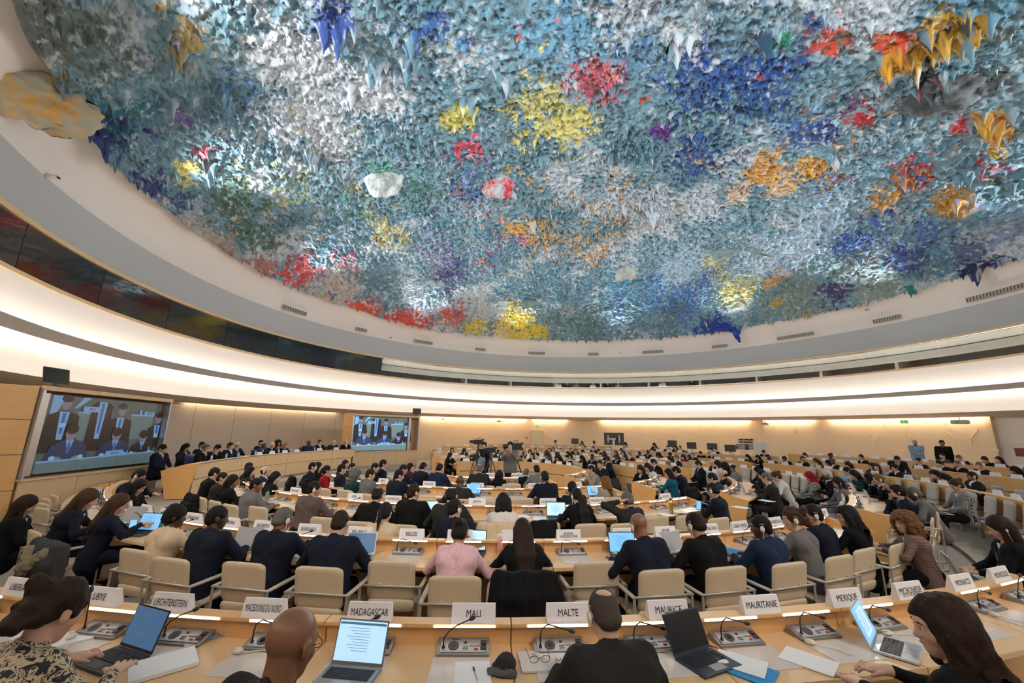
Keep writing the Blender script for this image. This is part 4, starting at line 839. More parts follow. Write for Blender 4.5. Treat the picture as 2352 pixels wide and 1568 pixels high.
sign(1209, 1005, .17, .17, RED, 'small red fire point sign left of the cream door', 'fire_sign', '+'); sign(2289, 1034, .16, .12, IVORY, 'small ivory wall switch plate near the right door', 'wall_plate', rw=18.1)
p, rz = on_wall(2365, 1010, 18.42); r = thing('door_2', (p.x, p.y, .05), rz); r['kind'] = 'structure'; MB().box((0, 0, 1.1), (2.2, .04, 2.2), bev=.004).build('door_leaf', mat('cream_door_right', (.76, .70, .62), .5), r); MB().box((-.5, -.03, 1.45), (.9, .02, .9), bev=.003).build('door_inset', mat('cream_door_inset', (.70, .64, .56), .5), r); MB().box((-.30, -.05, 1.5), (.5, .01, .36)).build('poster', mat('maroon_poster', (.18, .03, .04), .5), r)
for i, (px, py, w_) in enumerate(((1146, 967, .34), (1017, 962, .22), (1757, 973, .4), (2205, 969, .55))):
    p, rz = on_wall(px, py, 17.7 if i < 3 else 17.5); r = thing('projector', p, rz, ['grey projector under the soffit above the cameramen', 'small pale box under the soffit right of the bright video wall', 'pale projector under the soffit at the wall corner', 'grey projector under the soffit above the security guard'][i], 'projector')
    m = MB(); m.box((0, 0, 0), (w_, w_*.7, w_*.35), bev=.03); m.build('housing', GREYP, r); MB().cyl((0, 0, w_*.3), .02, w_*.4, 8).build('mount', GREYP, r); MB().cyl((0, -w_*.36, 0), w_*.1, .03, 12, M=Matrix.Identity(4)).build('lens', BLACK, r)
# technicians' desk
TD = []
for k in range(8):
    a0 = 62+k*4.6; a1 = a0+4.55; am = R_(a0+2.3); R = 16.15; org = (K.x+R*math.cos(am), K.y+R*math.sin(am), .17)
    r = thing('technician_desk', org, 0, f'pale oak technicians counter unit at the back wall, {ordinal(8-k)} from the left', 'desk', 'technicians counter units'); z = .17
    mb = MB(); mb.arc(K, R, [(0, z), (.05, z), (.05, 1.0+z), (0, 1.0+z)], a0, a1, 4, org=org); mb.build('front_panel', WOODP, r); mb = MB(); mb.arc(K, R, [(-.02, 1.0+z), (.12, 1.0+z), (.12, 1.04+z), (-.02, 1.04+z)], a0, a1, 4, org=org); mb.build('top', WOODT, r)
    mb = MB(); mb.arc(K, R, [(.05, .80+z), (.7, .80+z), (.7, .84+z), (.05, .84+z)], a0, a1, 4, org=org); mb.build('worktop', WOODT, r)
def far_pt(px, r, z):
    d = ray(px, 1030); dd = d[:2]; o = -np.array([K.x, K.y]); a = dd@dd; b_ = o@dd; c_ = o@o-r*r; t = (-b_+math.sqrt(b_*b_-a*c_))/a; return (d[0]*t, d[1]*t, z)
for i, (px, w_, h_, z) in enumerate(((1321, .52, .38, 1.30), (1545, .58, .42, 1.28), (1589, .58, .40, 1.22), (1636, .60, .40, 1.20), (1677, .62, .38, 1.16))):
    q = far_pt(px, 16.32, z-.08); monitor('monitor', q, math.atan2(K.y-q[1], K.x-q[0])+math.pi/2, w_, h_, f'black monitor back on the technicians counter, {ordinal(i+1)} from the left', 0, True)
q = far_pt(1411, 15.4, .17); r = thing('television_cart', q, math.atan2(K.y-q[1], K.x-q[0])+math.pi/2, 'large television seen from behind on a stand before the technicians counter', 'television')
MB().box((0, 0, 1.55), (1.35, .07, .82), bev=.01).build('housing', DGREY, r); m = MB(); m.box((0, -.05, 1.55), (.9, .03, .12)); [m.box((s*.38, -.05, 1.55), (.08, .04, .5)) for s in (-1, 1)]; m.build('bracket', SILVER, r); m = MB(); m.box((0, -.09, .95), (.14, .05, 1.25)); m.build('column', IVORY, r); m = MB(); m.box((0, -.05, .03), (.9, .5, .05)); m.build('foot', DGREY, r); MB().box((.24, -.06, 1.5), (.2, .04, .26), bev=.01).build('connector_box', BLACK, r)
def rack(px, z0, w_, h_, cols, rows, label, m1, rr=16.6):
    q = far_pt(px, rr, z0); r = thing('document_rack', q, math.atan2(K.y-q[1], K.x-q[0])+math.pi/2, label, 'rack'); m = MB()
    for i in range(cols+1): m.box((-w_/2+w_*i/cols, 0, h_/2), (.02, .3, h_))
    for i in range(rows+1): m.box((0, 0, h_*i/rows), (w_, .3, .02))
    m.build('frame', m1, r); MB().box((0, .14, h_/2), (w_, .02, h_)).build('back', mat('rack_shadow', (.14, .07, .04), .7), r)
    m = MB(); rg = random.Random(4)
    for i in range(cols):
        for j in range(rows):
            if rg.random() < .7: m.box((-w_/2+w_*(i+.5)/cols, 0, h_*j/rows+.02+.02), (w_/cols*.8, .25, .03))
    m.build('papers', PAPER, r)
rack(1714, 1.30, 1.0, .30, 4, 3, 'pale pigeonhole rack full of papers left of the cabinet', SILVER); rack(1718, 1.62, .82, .28, 3, 2, 'brown pigeonhole rack on top of the pale rack', WOODP)
q = far_pt(1748, 16.5, .17); r = thing('drawer_cabinet', q, math.atan2(K.y-q[1], K.x-q[0])+math.pi/2, 'cream drawer cabinet beside the document racks at the back wall', 'cabinet'); MB().box((0, 0, .8), (.62, .4, 1.6), bev=.01).build('body', CREAM, r)
for k in range(7): MB().box((0, -.21, 1.5-.2*k), (.56, .02, .17), bev=.004).build('drawer', CREAM, r)
# low light on the side wall by the left aisle
# ================================================================== PEOPLE
HB = 0.013
class SDF:
    def __init__(s, lo, hi, h):
        s.lo = np.array(lo, np.float32); s.h = h; n = np.ceil((np.array(hi)-lo)/h).astype(int)+1
        s.ax = [s.lo[i]+h*np.arange(n[i], dtype=np.float32) for i in range(3)]; s.F = np.full(n, .2, np.float32)
    def _sub(s, lo, hi):
        sl = []
        for i in range(3):
            a = int(np.clip(math.floor((lo[i]-s.lo[i])/s.h), 0, s.F.shape[i])); b = int(np.clip(math.ceil((hi[i]-s.lo[i])/s.h)+1, 0, s.F.shape[i]))
            if b <= a: return None
            sl.append(slice(a, b))
        return tuple(sl)
    def _mix(s, sl, d, k, cut=False):
        f = s.F[sl]
        if cut: d = -d; hh = np.clip(.5-.5*(d-f)/k, 0, 1); s.F[sl] = f*hh+d*(1-hh)+k*hh*(1-hh) if k > 1e-4 else np.maximum(f, d)
        else: hh = np.clip(.5+.5*(f-d)/k, 0, 1); s.F[sl] = f*(1-hh)+d*hh-k*hh*(1-hh)
    def cone(s, a, b, r1, r2, k=.02, cut=False, sq=None):
        a = np.array(a, np.float32); b = np.array(b, np.float32); m = max(r1, r2)+k+3*s.h
        sl = s._sub(np.minimum(a, b)-m, np.maximum(a, b)+m)
        if sl is None: return
        X, Y, Z = np.meshgrid(*[s.ax[i][sl[i]] for i in range(3)], indexing='ij', sparse=True)
        ab = b-a; L = float(ab@ab)+1e-9; px, py, pz = X-a[0], Y-a[1], Z-a[2]
        t = np.clip((px*ab[0]+py*ab[1]+pz*ab[2])/L, 0, 1)
        d = np.sqrt((px-t*ab[0])**2+(py-t*ab[1])**2+(pz-t*ab[2])**2)-(r1+t*(r2-r1)); s._mix(sl, d, k, cut)
    def ell(s, c, r, R=None, k=.02, cut=False):
        c = np.array(c, np.float32); r = np.array(r, np.float32); m = r.max()+k+3*s.h; sl = s._sub(c-m, c+m)
        if sl is None: return
        X, Y, Z = np.meshgrid(*[s.ax[i][sl[i]] for i in range(3)], indexing='ij'); p = np.stack([X-c[0], Y-c[1], Z-c[2]], -1)
        if R is not None: p = p@np.array(R, np.float32)
        q = p/r; k0 = np.sqrt((q*q).sum(-1)); k1 = np.sqrt(((q/r)**2).sum(-1))+1e-9; s._mix(sl, k0*(k0-1)/k1, k, cut)
    def noise(s, amp, sc, seed=0, an=(1, 1, 1)):
        m = np.abs(s.F) < amp*3+s.h*2; ii = np.nonzero(m); P = np.stack([s.ax[i][ii[i]]*an[i] for i in range(3)], 1)*sc; s.F[ii] += (fbm(P, 3, seed)-.5)*2*amp
    def mesh(s, name, m, smooth=True):
        F = s.F; ins = F < 0; nx, ny, nz = F.shape
        acc = np.zeros((nx-1, ny-1, nz-1, 3), np.float32); cnt = np.zeros((nx-1, ny-1, nz-1), np.float32)
        quads = []; idg = None
        E = []
        for axn in range(3):
            s0 = [slice(None)]*3; s1 = [slice(None)]*3; s0[axn] = slice(0, -1); s1[axn] = slice(1, None)
            cr = ins[tuple(s0)] != ins[tuple(s1)]; I = np.argwhere(cr); f0 = F[tuple(s0)][cr]; f1 = F[tuple(s1)][cr]; t = f0/(f0-f1+1e-12)
            pos = I.astype(np.float32); pos[:, axn] += t; o1, o2 = [(1, 2), (2, 0), (0, 1)][axn]
            for d1 in (0, -1):
                for d2 in (0, -1):
                    c = I.copy(); c[:, o1] += d1; c[:, o2] += d2
                    ok = (c >= 0).all(1) & (c[:, 0] < nx-1) & (c[:, 1] < ny-1) & (c[:, 2] < nz-1)
                    np.add.at(acc, tuple(c[ok].T), pos[ok]); np.add.at(cnt, tuple(c[ok].T), 1)
            E.append((I, o1, o2, ins[tuple(s0)][cr]))
        act = np.argwhere(cnt > 0); idg = np.full(cnt.shape, -1, np.int64); idg[tuple(act.T)] = np.arange(len(act))
        V = acc[tuple(act.T)]/cnt[tuple(act.T)][:, None]*s.h+s.lo
        for I, o1, o2, inside in E:
            ok = (I[:, o1] > 0) & (I[:, o2] > 0) & (I[:, 0] < nx-1) & (I[:, 1] < ny-1) & (I[:, 2] < nz-1); I = I[ok]; inside = inside[ok]
            cs = []
            for d1, d2 in ((0, 0), (-1, 0), (-1, -1), (0, -1)):
                c = I.copy(); c[:, o1] += d1; c[:, o2] += d2; cs.append(idg[tuple(c.T)])
            q = np.stack(cs, 1); q[~inside] = q[~inside][:, ::-1]; q = q[(q >= 0).all(1)]; quads.append(q)
        Q = np.concatenate(quads) if quads else np.zeros((0, 4), int)
        me = bpy.data.meshes.new(name); me.vertices.add(len(V)); me.vertices.foreach_set('co', V.astype(np.float32).ravel())
        me.loops.add(len(Q)*4); me.loops.foreach_set('vertex_index', Q.ravel().astype(np.int32)); me.polygons.add(len(Q)); me.polygons.foreach_set('loop_start', np.arange(0, len(Q)*4, 4, dtype=np.int32))
        me.update(calc_edges=True); me.polygons.foreach_set('use_smooth', [smooth]*len(Q)); me.materials.append(m); return me
def ik(a, t, l1, l2, hint):
    a, t, hint = Vector(a), Vector(t), Vector(hint); d = t-a; L = min(d.length, (l1+l2)*.995); u = d.normalized(); x = (l1*l1-l2*l2+L*L)/(2*L); h = math.sqrt(max(l1*l1-x*x, 0))
    n = hint-u*hint.dot(u); n.normalize(); return a+u*x+n*h, a+u*L
# pose: lean deg, head pitch (down +), head yaw, wrist L, wrist R, kind
POSES = {
 'type': (17, 22, 0, (-.13, .46, .80), (.13, .46, .80)), 'read': (22, 30, 0, (-.20, .44, .79), (.16, .42, .79)), 'typeL': (15, 12, 38, (-.13, .44, .80), (.15, .44, .80)), 'typeR': (15, 12, -38, (-.13, .44, .80), (.15, .44, .80)),
 'sideR': (12, 6, -75, (-.16, .42, .79), (.18, .42, .80)), 'up': (4, 4, 0, (-.14, .30, .66), (.14, .30, .66)), 'upL': (6, 6, 40, (-.14, .34, .70), (.14, .32, .68)), 'chin': (14, 10, 0, (-.16, .42, .79), (.05, .27, 1.01)),
 'ear': (14, 12, -20, (-.16, .36, .98), (.15, .44, .80)), 'head': (12, 25, -10, (-.17, .14, 1.16), (.15, .40, .80)), 'lap': (5, 30, 0, (-.10, .34, .66), (.10, .34, .66)), 'phone': (14, 24, -15, (.06, .40, .86), (.16, .42, .88)), 'slump': (34, 50, 0, (-.2, .5, .79), (.2, .5, .79)),
 'stand': (0, 8, 0, (.07, .22, 1.17), (-.07, .25, 1.13)), 'camera': (3, 4, 0, (-.08, .42, 1.42), (.12, .40, 1.36)), 'hang': (0, 6, 0, (-.22, .10, .82), (.22, .10, .82)), 'bend': (58, 30, 0, (-.14, .62, .84), (.14, .60, .84))}
def joints(pose, sex):
    ln, hp, hy, wl, wr = POSES[pose]; st = pose in ('stand', 'camera', 'hang', 'bend'); th = R_(ln); zp = .96 if st else .53; pz = Vector((0, 0, zp))
    k = .94 if sex == 'f' else 1.; t = Vector((0, math.sin(th), math.cos(th))); neck = pz+t*.50*k; ph = R_(ln*.6+hp*.35); hd = neck+Vector((0, math.sin(ph), math.cos(ph)))*.150
    sw = .165 if sex == 'f' else .198; J = dict(ln=ln, pelvis=pz, chest=pz+t*.34*k, neck=neck, head=hd, hp=hp, hy=hy, t=t, st=st, sw=sw)
    for s, w_, nm in ((-1, wl, 'L'), (1, wr, 'R')):
        sh = neck-t*.042+Vector((s*sw*.9, 0, 0)); w_ = Vector(w_); up_ = w_.z > .95 and not st
        el, wr_ = ik(sh, w_, .29*k, .255*k, Vector((s*(.45 if st else .9), -.25, -.8)) if not up_ else Vector((s*.5, .1, -1))); J['s'+nm], J['e'+nm], J['w'+nm] = sh, el, wr_
        if st: hip = pz+Vector((s*.09, 0, -.04)); J['h'+nm] = hip; J['k'+nm] = Vector((s*.10, .03, .50)); J['a'+nm] = Vector((s*.11, -.01, .09))
        else: J['h'+nm] = pz+Vector((s*.085, .03, -.01)); J['k'+nm] = Vector((s*.11, .45, .50)); J['a'+nm] = Vector((s*.12, .44, .09))
    return J
def head_mat(J): return Matrix.Translation(J['head']) @ Matrix.Rotation(R_(J['hy']), 4, 'Z') @ Matrix.Rotation(R_(-J['hp']), 4, 'X')
SKINM = mat('skin_template', (.6, .35, .25))
def hand(S, J, nm, s, fine):
    w_ = J['w'+nm]; d = (w_-J['e'+nm]).normalized()
    if not J['st'] and w_.z < .9: d = Vector((d.x*.4-s*.15, max(d.y, .5), -.12)).normalized()
    side = d.cross(Vector((0, 0, 1))); side = Vector((1, 0, 0)) if side.length < .2 else side; side.normalize(); nrm = side.cross(d).normalized(); pal = w_+d*.05
    for q in (-.022, 0, .022): S.cone(w_+side*q*.5, w_+d*.075+side*q, .021, .016, .012)
    for i, (q, L) in enumerate(((-.033, .062), (-.011, .075), (.012, .072), (.033, .055))):
        b = w_+d*.08+side*q; m = b+d*L*.5+side*q*.18+nrm*.008; e = m+(d*.75-nrm*.65).normalized()*L*.5
        r1, r2 = (.0095, .0075) if fine else (.012, .010); S.cone(b, m, r1, r1*.95, .006 if fine else .012); S.cone(m, e, r1*.95, r2, .004 if fine else .01)
    tb = w_+d*.025-side*s*.028; tm = tb+(d*.6-side*s*.7).normalized()*.04; S.cone(tb, tm, .014, .011, .01); S.cone(tm, tm+(d*.85-side*s*.3-nrm*.3).normalized()*.032, .011, .008, .005)
def make_body(pose, sex, h, age=0):
    J = joints(pose, sex); H = head_mat(J); Rm = np.array(H.to_3x3()); fine = h < .009
    S = SDF((-.52, -.35, 0), (.52, 1.0 if not J['st'] else .95, 1.35 if not J['st'] else 1.78), h)
    hp_ = lambda x, y, z: tuple(H @ Vector((x, y, z)))
    fs = .96 if sex == 'f' else 1.
    S.ell(hp_(0, -.018, .030), (.078*fs, .097, .088), Rm, .02); S.ell(hp_(0, .035, -.035), (.058*fs, .062, .082), Rm, .035); S.ell(hp_(0, .062, -.085), (.028, .026, .024), Rm, .03)
    S.ell(hp_(0, .070, .030), (.052, .022, .020), Rm, .02)                                      # brow
    S.cone(hp_(0, .085, .012), hp_(0, .106, -.022), .008, .012, .012); S.ell(hp_(0, .098, -.025), (.018, .014, .010), Rm, .01)
    for s in (-1, 1): S.ell(hp_(s*.040, .060, -.02), (.022, .022, .024), Rm, .02); S.ell(hp_(s*.030, .092, .010), (.014, .012, .008), Rm, .006, True); S.ell(hp_(s*.083*fs, -.006, -.008), (.010, .021, .033), Rm, .006); S.ell(hp_(s*.094*fs, .0, -.004), (.006, .011, .018), Rm, .004, True)
    S.cone(hp_(-.018, .090, -.055), hp_(.018, .090, -.055), .007, .007, .008)                    # lips
    S.cone(tuple(J['neck']-J['t']*.03), hp_(0, -.022, -.045), .060*fs, .052*fs, .012)
    S.cone(tuple(J['pelvis']), tuple(J['chest']), .07, .07, .03); S.cone(tuple(J['chest']), tuple(J['neck']-J['t']*.06), .07, .045, .03)
    for s, nm in ((-1, 'L'), (1, 'R')):
        S.cone(J['s'+nm], J['e'+nm], .034, .024, .015); S.cone(J['e'+nm], J['w'+nm], .024, .023, .01); S.cone(tuple(J['neck']-J['t']*.05), J['s'+nm], .036, .034, .02)
        hand(S, J, nm, s, fine); S.cone(J['h'+nm], J['k'+nm], .05, .04, .03); S.cone(J['k'+nm], J['a'+nm], .04, .036, .02); S.cone(J['a'+nm], tuple(Vector(J['a'+nm])+Vector((0, .12, -.05))), .035, .03, .02)
    return S.mesh('body', SKINM), J
def make_cloth(J, sex, h, kind='jacket'):
    S = SDF((-.56, -.36, 0), (.56, 1.0, 1.4 if not J['st'] else 1.8), h); t = J['t']; f = sex == 'f'; wd = .085 if f else .110; pr = .108 if f else .118
    pe, ch, nk = J['pelvis'], J['chest'], J['neck']
    for s in (-1, 1):
        X = Vector((s, 0, 0)); S.cone(pe+X*wd*.95-t*.10, ch-t*.08+X*wd*.9, pr*(1.06 if f else 1), pr*.92, .06); S.cone(ch-t*.08+X*wd*.9, ch+t*.06+X*wd*1.1, pr*.92, pr*.98, .05); S.cone(ch+t*.06+X*wd*1.1, nk-t*.085+X*wd*.9, pr*.95, .075, .05)
    for s, nm in ((-1, 'L'), (1, 'R')):
        S.cone(nk-t*.035+Vector((s*.045, -.012, 0)), J['s'+nm], .056, .068 if not f else .056, .03); S.cone(J['s'+nm], J['e'+nm], .070 if not f else .056, .052 if not f else .044, .025)
        wv = Vector(J['w'+nm])-Vector(J['e'+nm]); S.cone(J['e'+nm], Vector(J['e'+nm])+wv*.93, .052 if not f else .043, .037 if not f else .032, .02)
    S.cone(nk-t*.03+Vector((0, -.015, 0)), nk+t*.012+Vector((0, -.02, 0)), .084, .072, .02)
    S.cone(pe-t*.08, ch, pr*.93, pr*.93, .06); S.cone(ch, nk-t*.07, pr*.93, .075, .05)
    for s in (-1, 1): S.cone(nk-t*.05+Vector((s*.06, -.05, 0)), ch+t*.05+Vector((s*.12, -.05, 0)), .07, .085, .05)
    if kind == 'jacket':   # shallow back seam and front opening
        nb = Vector((0, -t.z, t.y)); S.cone(pe-t*.05+nb*(pr*.93+.003), ch+nb*(pr*.93+.003), .004, .004, .004, True)
        n_ = Vector((0, t.z, -t.y)); S.cone(nk-t*.02+n_*.11, ch-t*.05+n_*.150, .04, .006, .012, True)
    H = head_mat(J); S.cone(nk+t*.015, H @ Vector((0, -.02, -.03)), .061, .066, .004, True)
    S.noise(.012, 10, 7, (1, 1, .7)); S.noise(.005, 26, 3, (1, 1, .6))
    return S.mesh('jacket', SKINM)
def make_trousers(J, sex, h):
    S = SDF((-.4, -.35, 0), (.4, .85, 1.15), h)
    for s, nm in ((-1, 'L'), (1, 'R')):
        S.cone(J['h'+nm], J['k'+nm], .092, .066, .04); S.cone(J['k'+nm], Vector(J['a'+nm])+Vector((0, 0, .0)), .064, .056, .03)
    S.cone(J['pelvis']+Vector((-.06, -.02, 0)), J['pelvis']+Vector((.06, -.02, 0)), .115, .115, .04); S.noise(.008, 10, 5); return S.mesh('trousers', SKINM)
def shoe_mesh():
    S = SDF((-.08, -.1, 0), (.08, .22, .13), .008); S.cone((0, -.02, .05), (0, .13, .032), .04, .036, .02); S.cone((0, -.02, .09), (0, -.02, .05), .035, .04, .02); S.ell((0, .04, -.03), (.2, .3, .035), None, .003, True); return S.mesh('shoe', BLACK)
SHOE = shoe_mesh()
def hair_mesh(style, h=.008, lean=0.):
    lo, hi = ((-.17, -.26, -.54), (.17, .22, .24)); S = SDF(lo, hi, h); ca_, sa_ = math.cos(R_(lean)), math.sin(R_(lean)); cone0 = S.cone
    def dr(p): y, z = p[1]+.05, p[2]; return (p[0], y*ca_-z*sa_-.05, y*sa_+z*ca_) if z < -.04 else p
    if style in ('long', 'wavy', 'ponylong', 'pony', 'bob'): S.cone = lambda a, b, *k: cone0(dr(a), dr(b), *k)
    if style in ('short', 'thick', 'crown', 'bun', 'pony', 'long', 'wavy', 'curly', 'bob', 'braids', 'crop'):
        g = dict(short=.008, crop=.006, thick=.016, crown=.006, bun=.008, pony=.008, long=.012, wavy=.018, curly=.03, bob=.018, braids=.016)[style]
        S.ell((0, -.016, .032), (.075+g, .096+g, .094+g), None, .01)
        if style in ('short', 'thick', 'crown', 'crop'): S.ell((0, -.06, -.03), (.066+g*.6, .052+g*.6, .06), None, .02)
        else: S.ell((0, -.05, -.03), (.072+g*.7, .06+g, .07), None, .02)
        if style == 'thick': S.ell((.015, .05, .105), (.05, .045, .03), None, .02)
    if style == 'long':
        for x in (-.05, -.02, .02, .05): S.cone((x, -.07, .0), (x*1.5, -.115, -.26), .045, .042, .03); S.cone((x*1.5, -.115, -.26), (x*1.3, -.12, -.38), .042, .022, .03)
        for s in (-1, 1): S.cone((s*.075, -.01, .02), (s*.088, -.0, -.16), .028, .026, .03)
    if style == 'wavy':
        for x in (-.07, -.03, .03, .07): S.cone((x, -.06, .0), (x*1.6, -.08, -.16), .055, .052, .03); S.cone((x*1.6, -.08, -.16), (x*1.6, -.08, -.25), .052, .035, .03)
        for s in (-1, 1): S.cone((s*.08, .01, .03), (s*.105, .03, -.16), .035, .035, .03)
    if style == 'curly':
        for x in (-.08, 0, .08): S.ell((x, -.05, -.06), (.085, .09, .13), None, .04); S.ell((x*1.25, -.07, -.16), (.07, .075, .09), None, .04)
        S.ell((0, -.03, .07), (.12, .12, .08), None, .04)
        for s in (-1, 1): S.ell((s*.095, .02, -.03), (.05, .05, .11), None, .03)
    if style == 'bob':
        for x in (-.06, 0, .06): S.cone((x, -.06, .0), (x*1.35, -.07, -.12), .055, .045, .03)
        for s in (-1, 1): S.cone((s*.078, .0, .02), (s*.09, .015, -.10), .03, .028, .03)
    if style == 'bun': S.ell((0, -.115, .065), (.042, .036, .040), None, .012)
    if style == 'pony':
        S.ell((0, -.105, .03), (.022, .02, .022), None, .01); S.cone((0, -.12, .03), (0, -.15, -.10), .022, .028, .015); S.cone((0, -.15, -.10), (0, -.14, -.24), .028, .008, .015)
    if style == 'ponylong':
        S.ell((0, -.016, .032), (.083, .104, .102), None, .01); S.ell((0, -.05, -.02), (.075, .06, .06), None, .02); S.cone((0, -.10, .0), (0, -.15, -.10), .03, .04, .015)
        for x in (-.05, 0, .05): S.cone((x*.4, -.14, -.08), (x, -.15, -.30), .035, .04, .03); S.cone((x, -.15, -.30), (x*1.1, -.15, -.50), .04, .022, .03)
    if style == 'updo':
        S.ell((0, -.016, .035), (.088, .106, .105), None, .01); S.ell((0, -.10, -.02), (.085, .06, .075), None, .03); S.ell((.03, -.14, -.07), (.06, .05, .045), None, .02); S.ell((-.04, -.12, .08), (.05, .05, .05), None, .02)
    if style == 'braids': S.ell((0, -.03, .10), (.055, .07, .04), None, .02)
    if style == 'ring': S.ell((0, -.02, .0), (.082, .100, .085), None, .01); S.ell((0, 0, .075), (.12, .13, .058), None, .01, True)
    if style == 'crown': S.ell((0, -.075, .120), (.052, .056, .050), None, .01, True)
    if style == 'hijab':
        S.ell((0, -.012, .03), (.092, .112, .108), None, .01); S.cone((0, -.04, -.05), (0, -.02, -.16), .09, .10, .05); S.cone((-.07, .0, -.19), (.07, .0, -.19), .07, .07, .06); S.cone((-.06, .03, -.13), (.06, .03, -.13), .05, .05, .05); S.ell((0, .10, -.015), (.062, .07, .085), None, .015, True); return S.mesh('headscarf', SKINM)
    if style == 'cap': S.ell((0, -.014, .045), (.084, .104, .095), None, .01); S.cone((0, .06, .055), (0, .13, .045), .05, .04, .02); S.ell((0, -.01, -.05), (.2, .2, .07), None, .005, True); return S.mesh('cap', SKINM)
    S.cone = cone0
    # hairline: keep the face and ears free
    S.ell((0, .125, -.035), (.085 if style in ('long', 'wavy', 'bob', 'curly') else .078, .085, .105), None, .012, True)
    if style in ('short', 'thick', 'crown', 'ring', 'crop', 'bun', 'pony', 'updo', 'braids', 'ponylong'):
        for s in (-1, 1): S.ell((s*.095, .01, -.03), (.03, .038, .05), None, .01, True)
        S.ell((0, -.03, -.14), (.2, .3, .055), None, .012, True) if style in ('short', 'thick', 'crown', 'ring', 'crop', 'bun') else None
    amp, sc = dict(curly=(.026, 30), wavy=(.024, 20), braids=(.010, 45), updo=(.022, 24), ring=(.002, 60), thick=(.006, 30)).get(style, (.0035, 40))
    S.noise(amp, sc, 9, (1, 1, .35 if style in ('long', 'bob', 'ponylong', 'pony') else .6 if style == 'wavy' else 1)); return S.mesh('hair', SKINM)
HAIRS = {}
def get_hair(st, J):
    ln = round(max(J['hp']-J['ln']*.9, -5)/8)*8 if st in ('long', 'wavy', 'ponylong', 'pony', 'bob') else 0; k = (st, ln)
    if k not in HAIRS: HAIRS[k] = hair_mesh(st, .009, ln)
    return HAIRS[k]
# small worn things, built in the head frame
def face_meshes():
    m = MB()
    for s in (-1, 1): m.ball((s*.030, .083, .010), (.011, .008, .006), 8, 5, 0); m.ball((s*.030, .0885, .010), (.005, .004, .005), 8, 4, 1)
    e = m.mesh('eyes', [mat('eye_white', (.62, .58, .55), .4), INK], True)
    m = MB()
    for s in (-1, 1): m.tube([(s*.014, .091, .029), (s*.030, .091, .034), (s*.046, .082, .029)], [.003, .004, .002], 5)
    b = m.mesh('eyebrows', SKINM, True); m = MB(); m.tube([(-.022, .0915, -.055), (-.008, .098, -.052), (.0, .0985, -.054), (.008, .098, -.052), (.022, .0915, -.055)], [.002, .0045, .005, .0045, .002], 6)
    mo = m.mesh('mouth', mat('lips', (.42, .16, .14), .5), True)
    m = MB()
    for s in (-1, 1):
        pts = [(s*.032+.024*math.cos(q), .103, .008+.017*math.sin(q)) for q in np.linspace(0, 2*math.pi, 15)]; m.tube(pts, .0016, 5); m.tube([(s*.056, .100, .012), (s*.080, .06, .012), (s*.084, -.01, .006)], .0016, 5)
    m.tube([(-.009, .104, .012), (0, .107, .014), (.009, .104, .012)], .0016, 5); g = m.mesh('glasses', BLACK, True)
    L = {}
    for nm, s in (('l', -1), ('r', 1)):
        m = MB(); m.ball((s*.092, -.006, -.008), (.011, .024, .034), 12, 8); m.tube([(s*.088, -.03, .02), (s*.086, -.03, .045), (s*.08, .01, .04)], .0035, 6); m.tube([(s*.094, -.004, -.04), (s*.10, .01, -.10), (s*.09, .03, -.2)], .0028, 5); L[nm] = m.mesh('earpiece', IVORY, True)
    m = MB(); 
    for s in (-1, 1): m.ball((s*.09, -.006, -.005), (.018, .032, .036), 10, 6)
    m.tube([(-.09, -.006, .03), (-.08, -.01, .10), (0, -.012, .145), (.08, -.01, .10), (.09, -.006, .03)], .006, 6); hp_ = m.mesh('headphones', BLACK, True)
    m = MB(); m.ball((0, .075, -.05), (.045, .035, .038), 12, 8); m.tube([(.04, .08, -.03), (.08, 0, 0)], .001, 4); mask = m.mesh('face_mask', WHITE, True)
    m = MB(); m.ball((0, .055, -.085), (.045, .045, .035), 12, 8); m.ball((0, .085, -.070), (.03, .012, .008), 8, 5); brd = m.mesh('beard', SKINM, True)
    return e, b, mo, g, L, hp_, mask, brd
EYES, BROWS, MOUTH, GLASS, EAR, HPH, MASK, BEARD = face_meshes()
SK = dict(l=mat('skin_light', (.66, .40, .29), .5, var=.12, scale=30), t=mat('skin_tan', (.52, .30, .19), .5, var=.12, scale=30), b=mat('skin_brown', (.26, .12, .065), .42, var=.12, scale=30), d=mat('skin_dark', (.085, .042, .028), .4, var=.15, scale=30))
HC = {k: mat('hair_'+n, c, .6, bump=.9, scale=150, var=.35, stretch=(1, 1, .12), spec=.2) for k, n, c in (('k', 'black', (.012, .010, .010)), ('n', 'dark_brown', (.032, .016, .009)), ('m', 'brown', (.075, .036, .018)), ('y', 'grey', (.16, .15, .14)), ('q', 'brown_grey', (.085, .068, .055)), ('w', 'white', (.62, .61, .58)), ('d', 'blond', (.42, .28, .13)), ('g', 'ginger', (.26, .13, .05)), ('h', 'honey_brown', (.20, .095, .03)))}
CL = {}
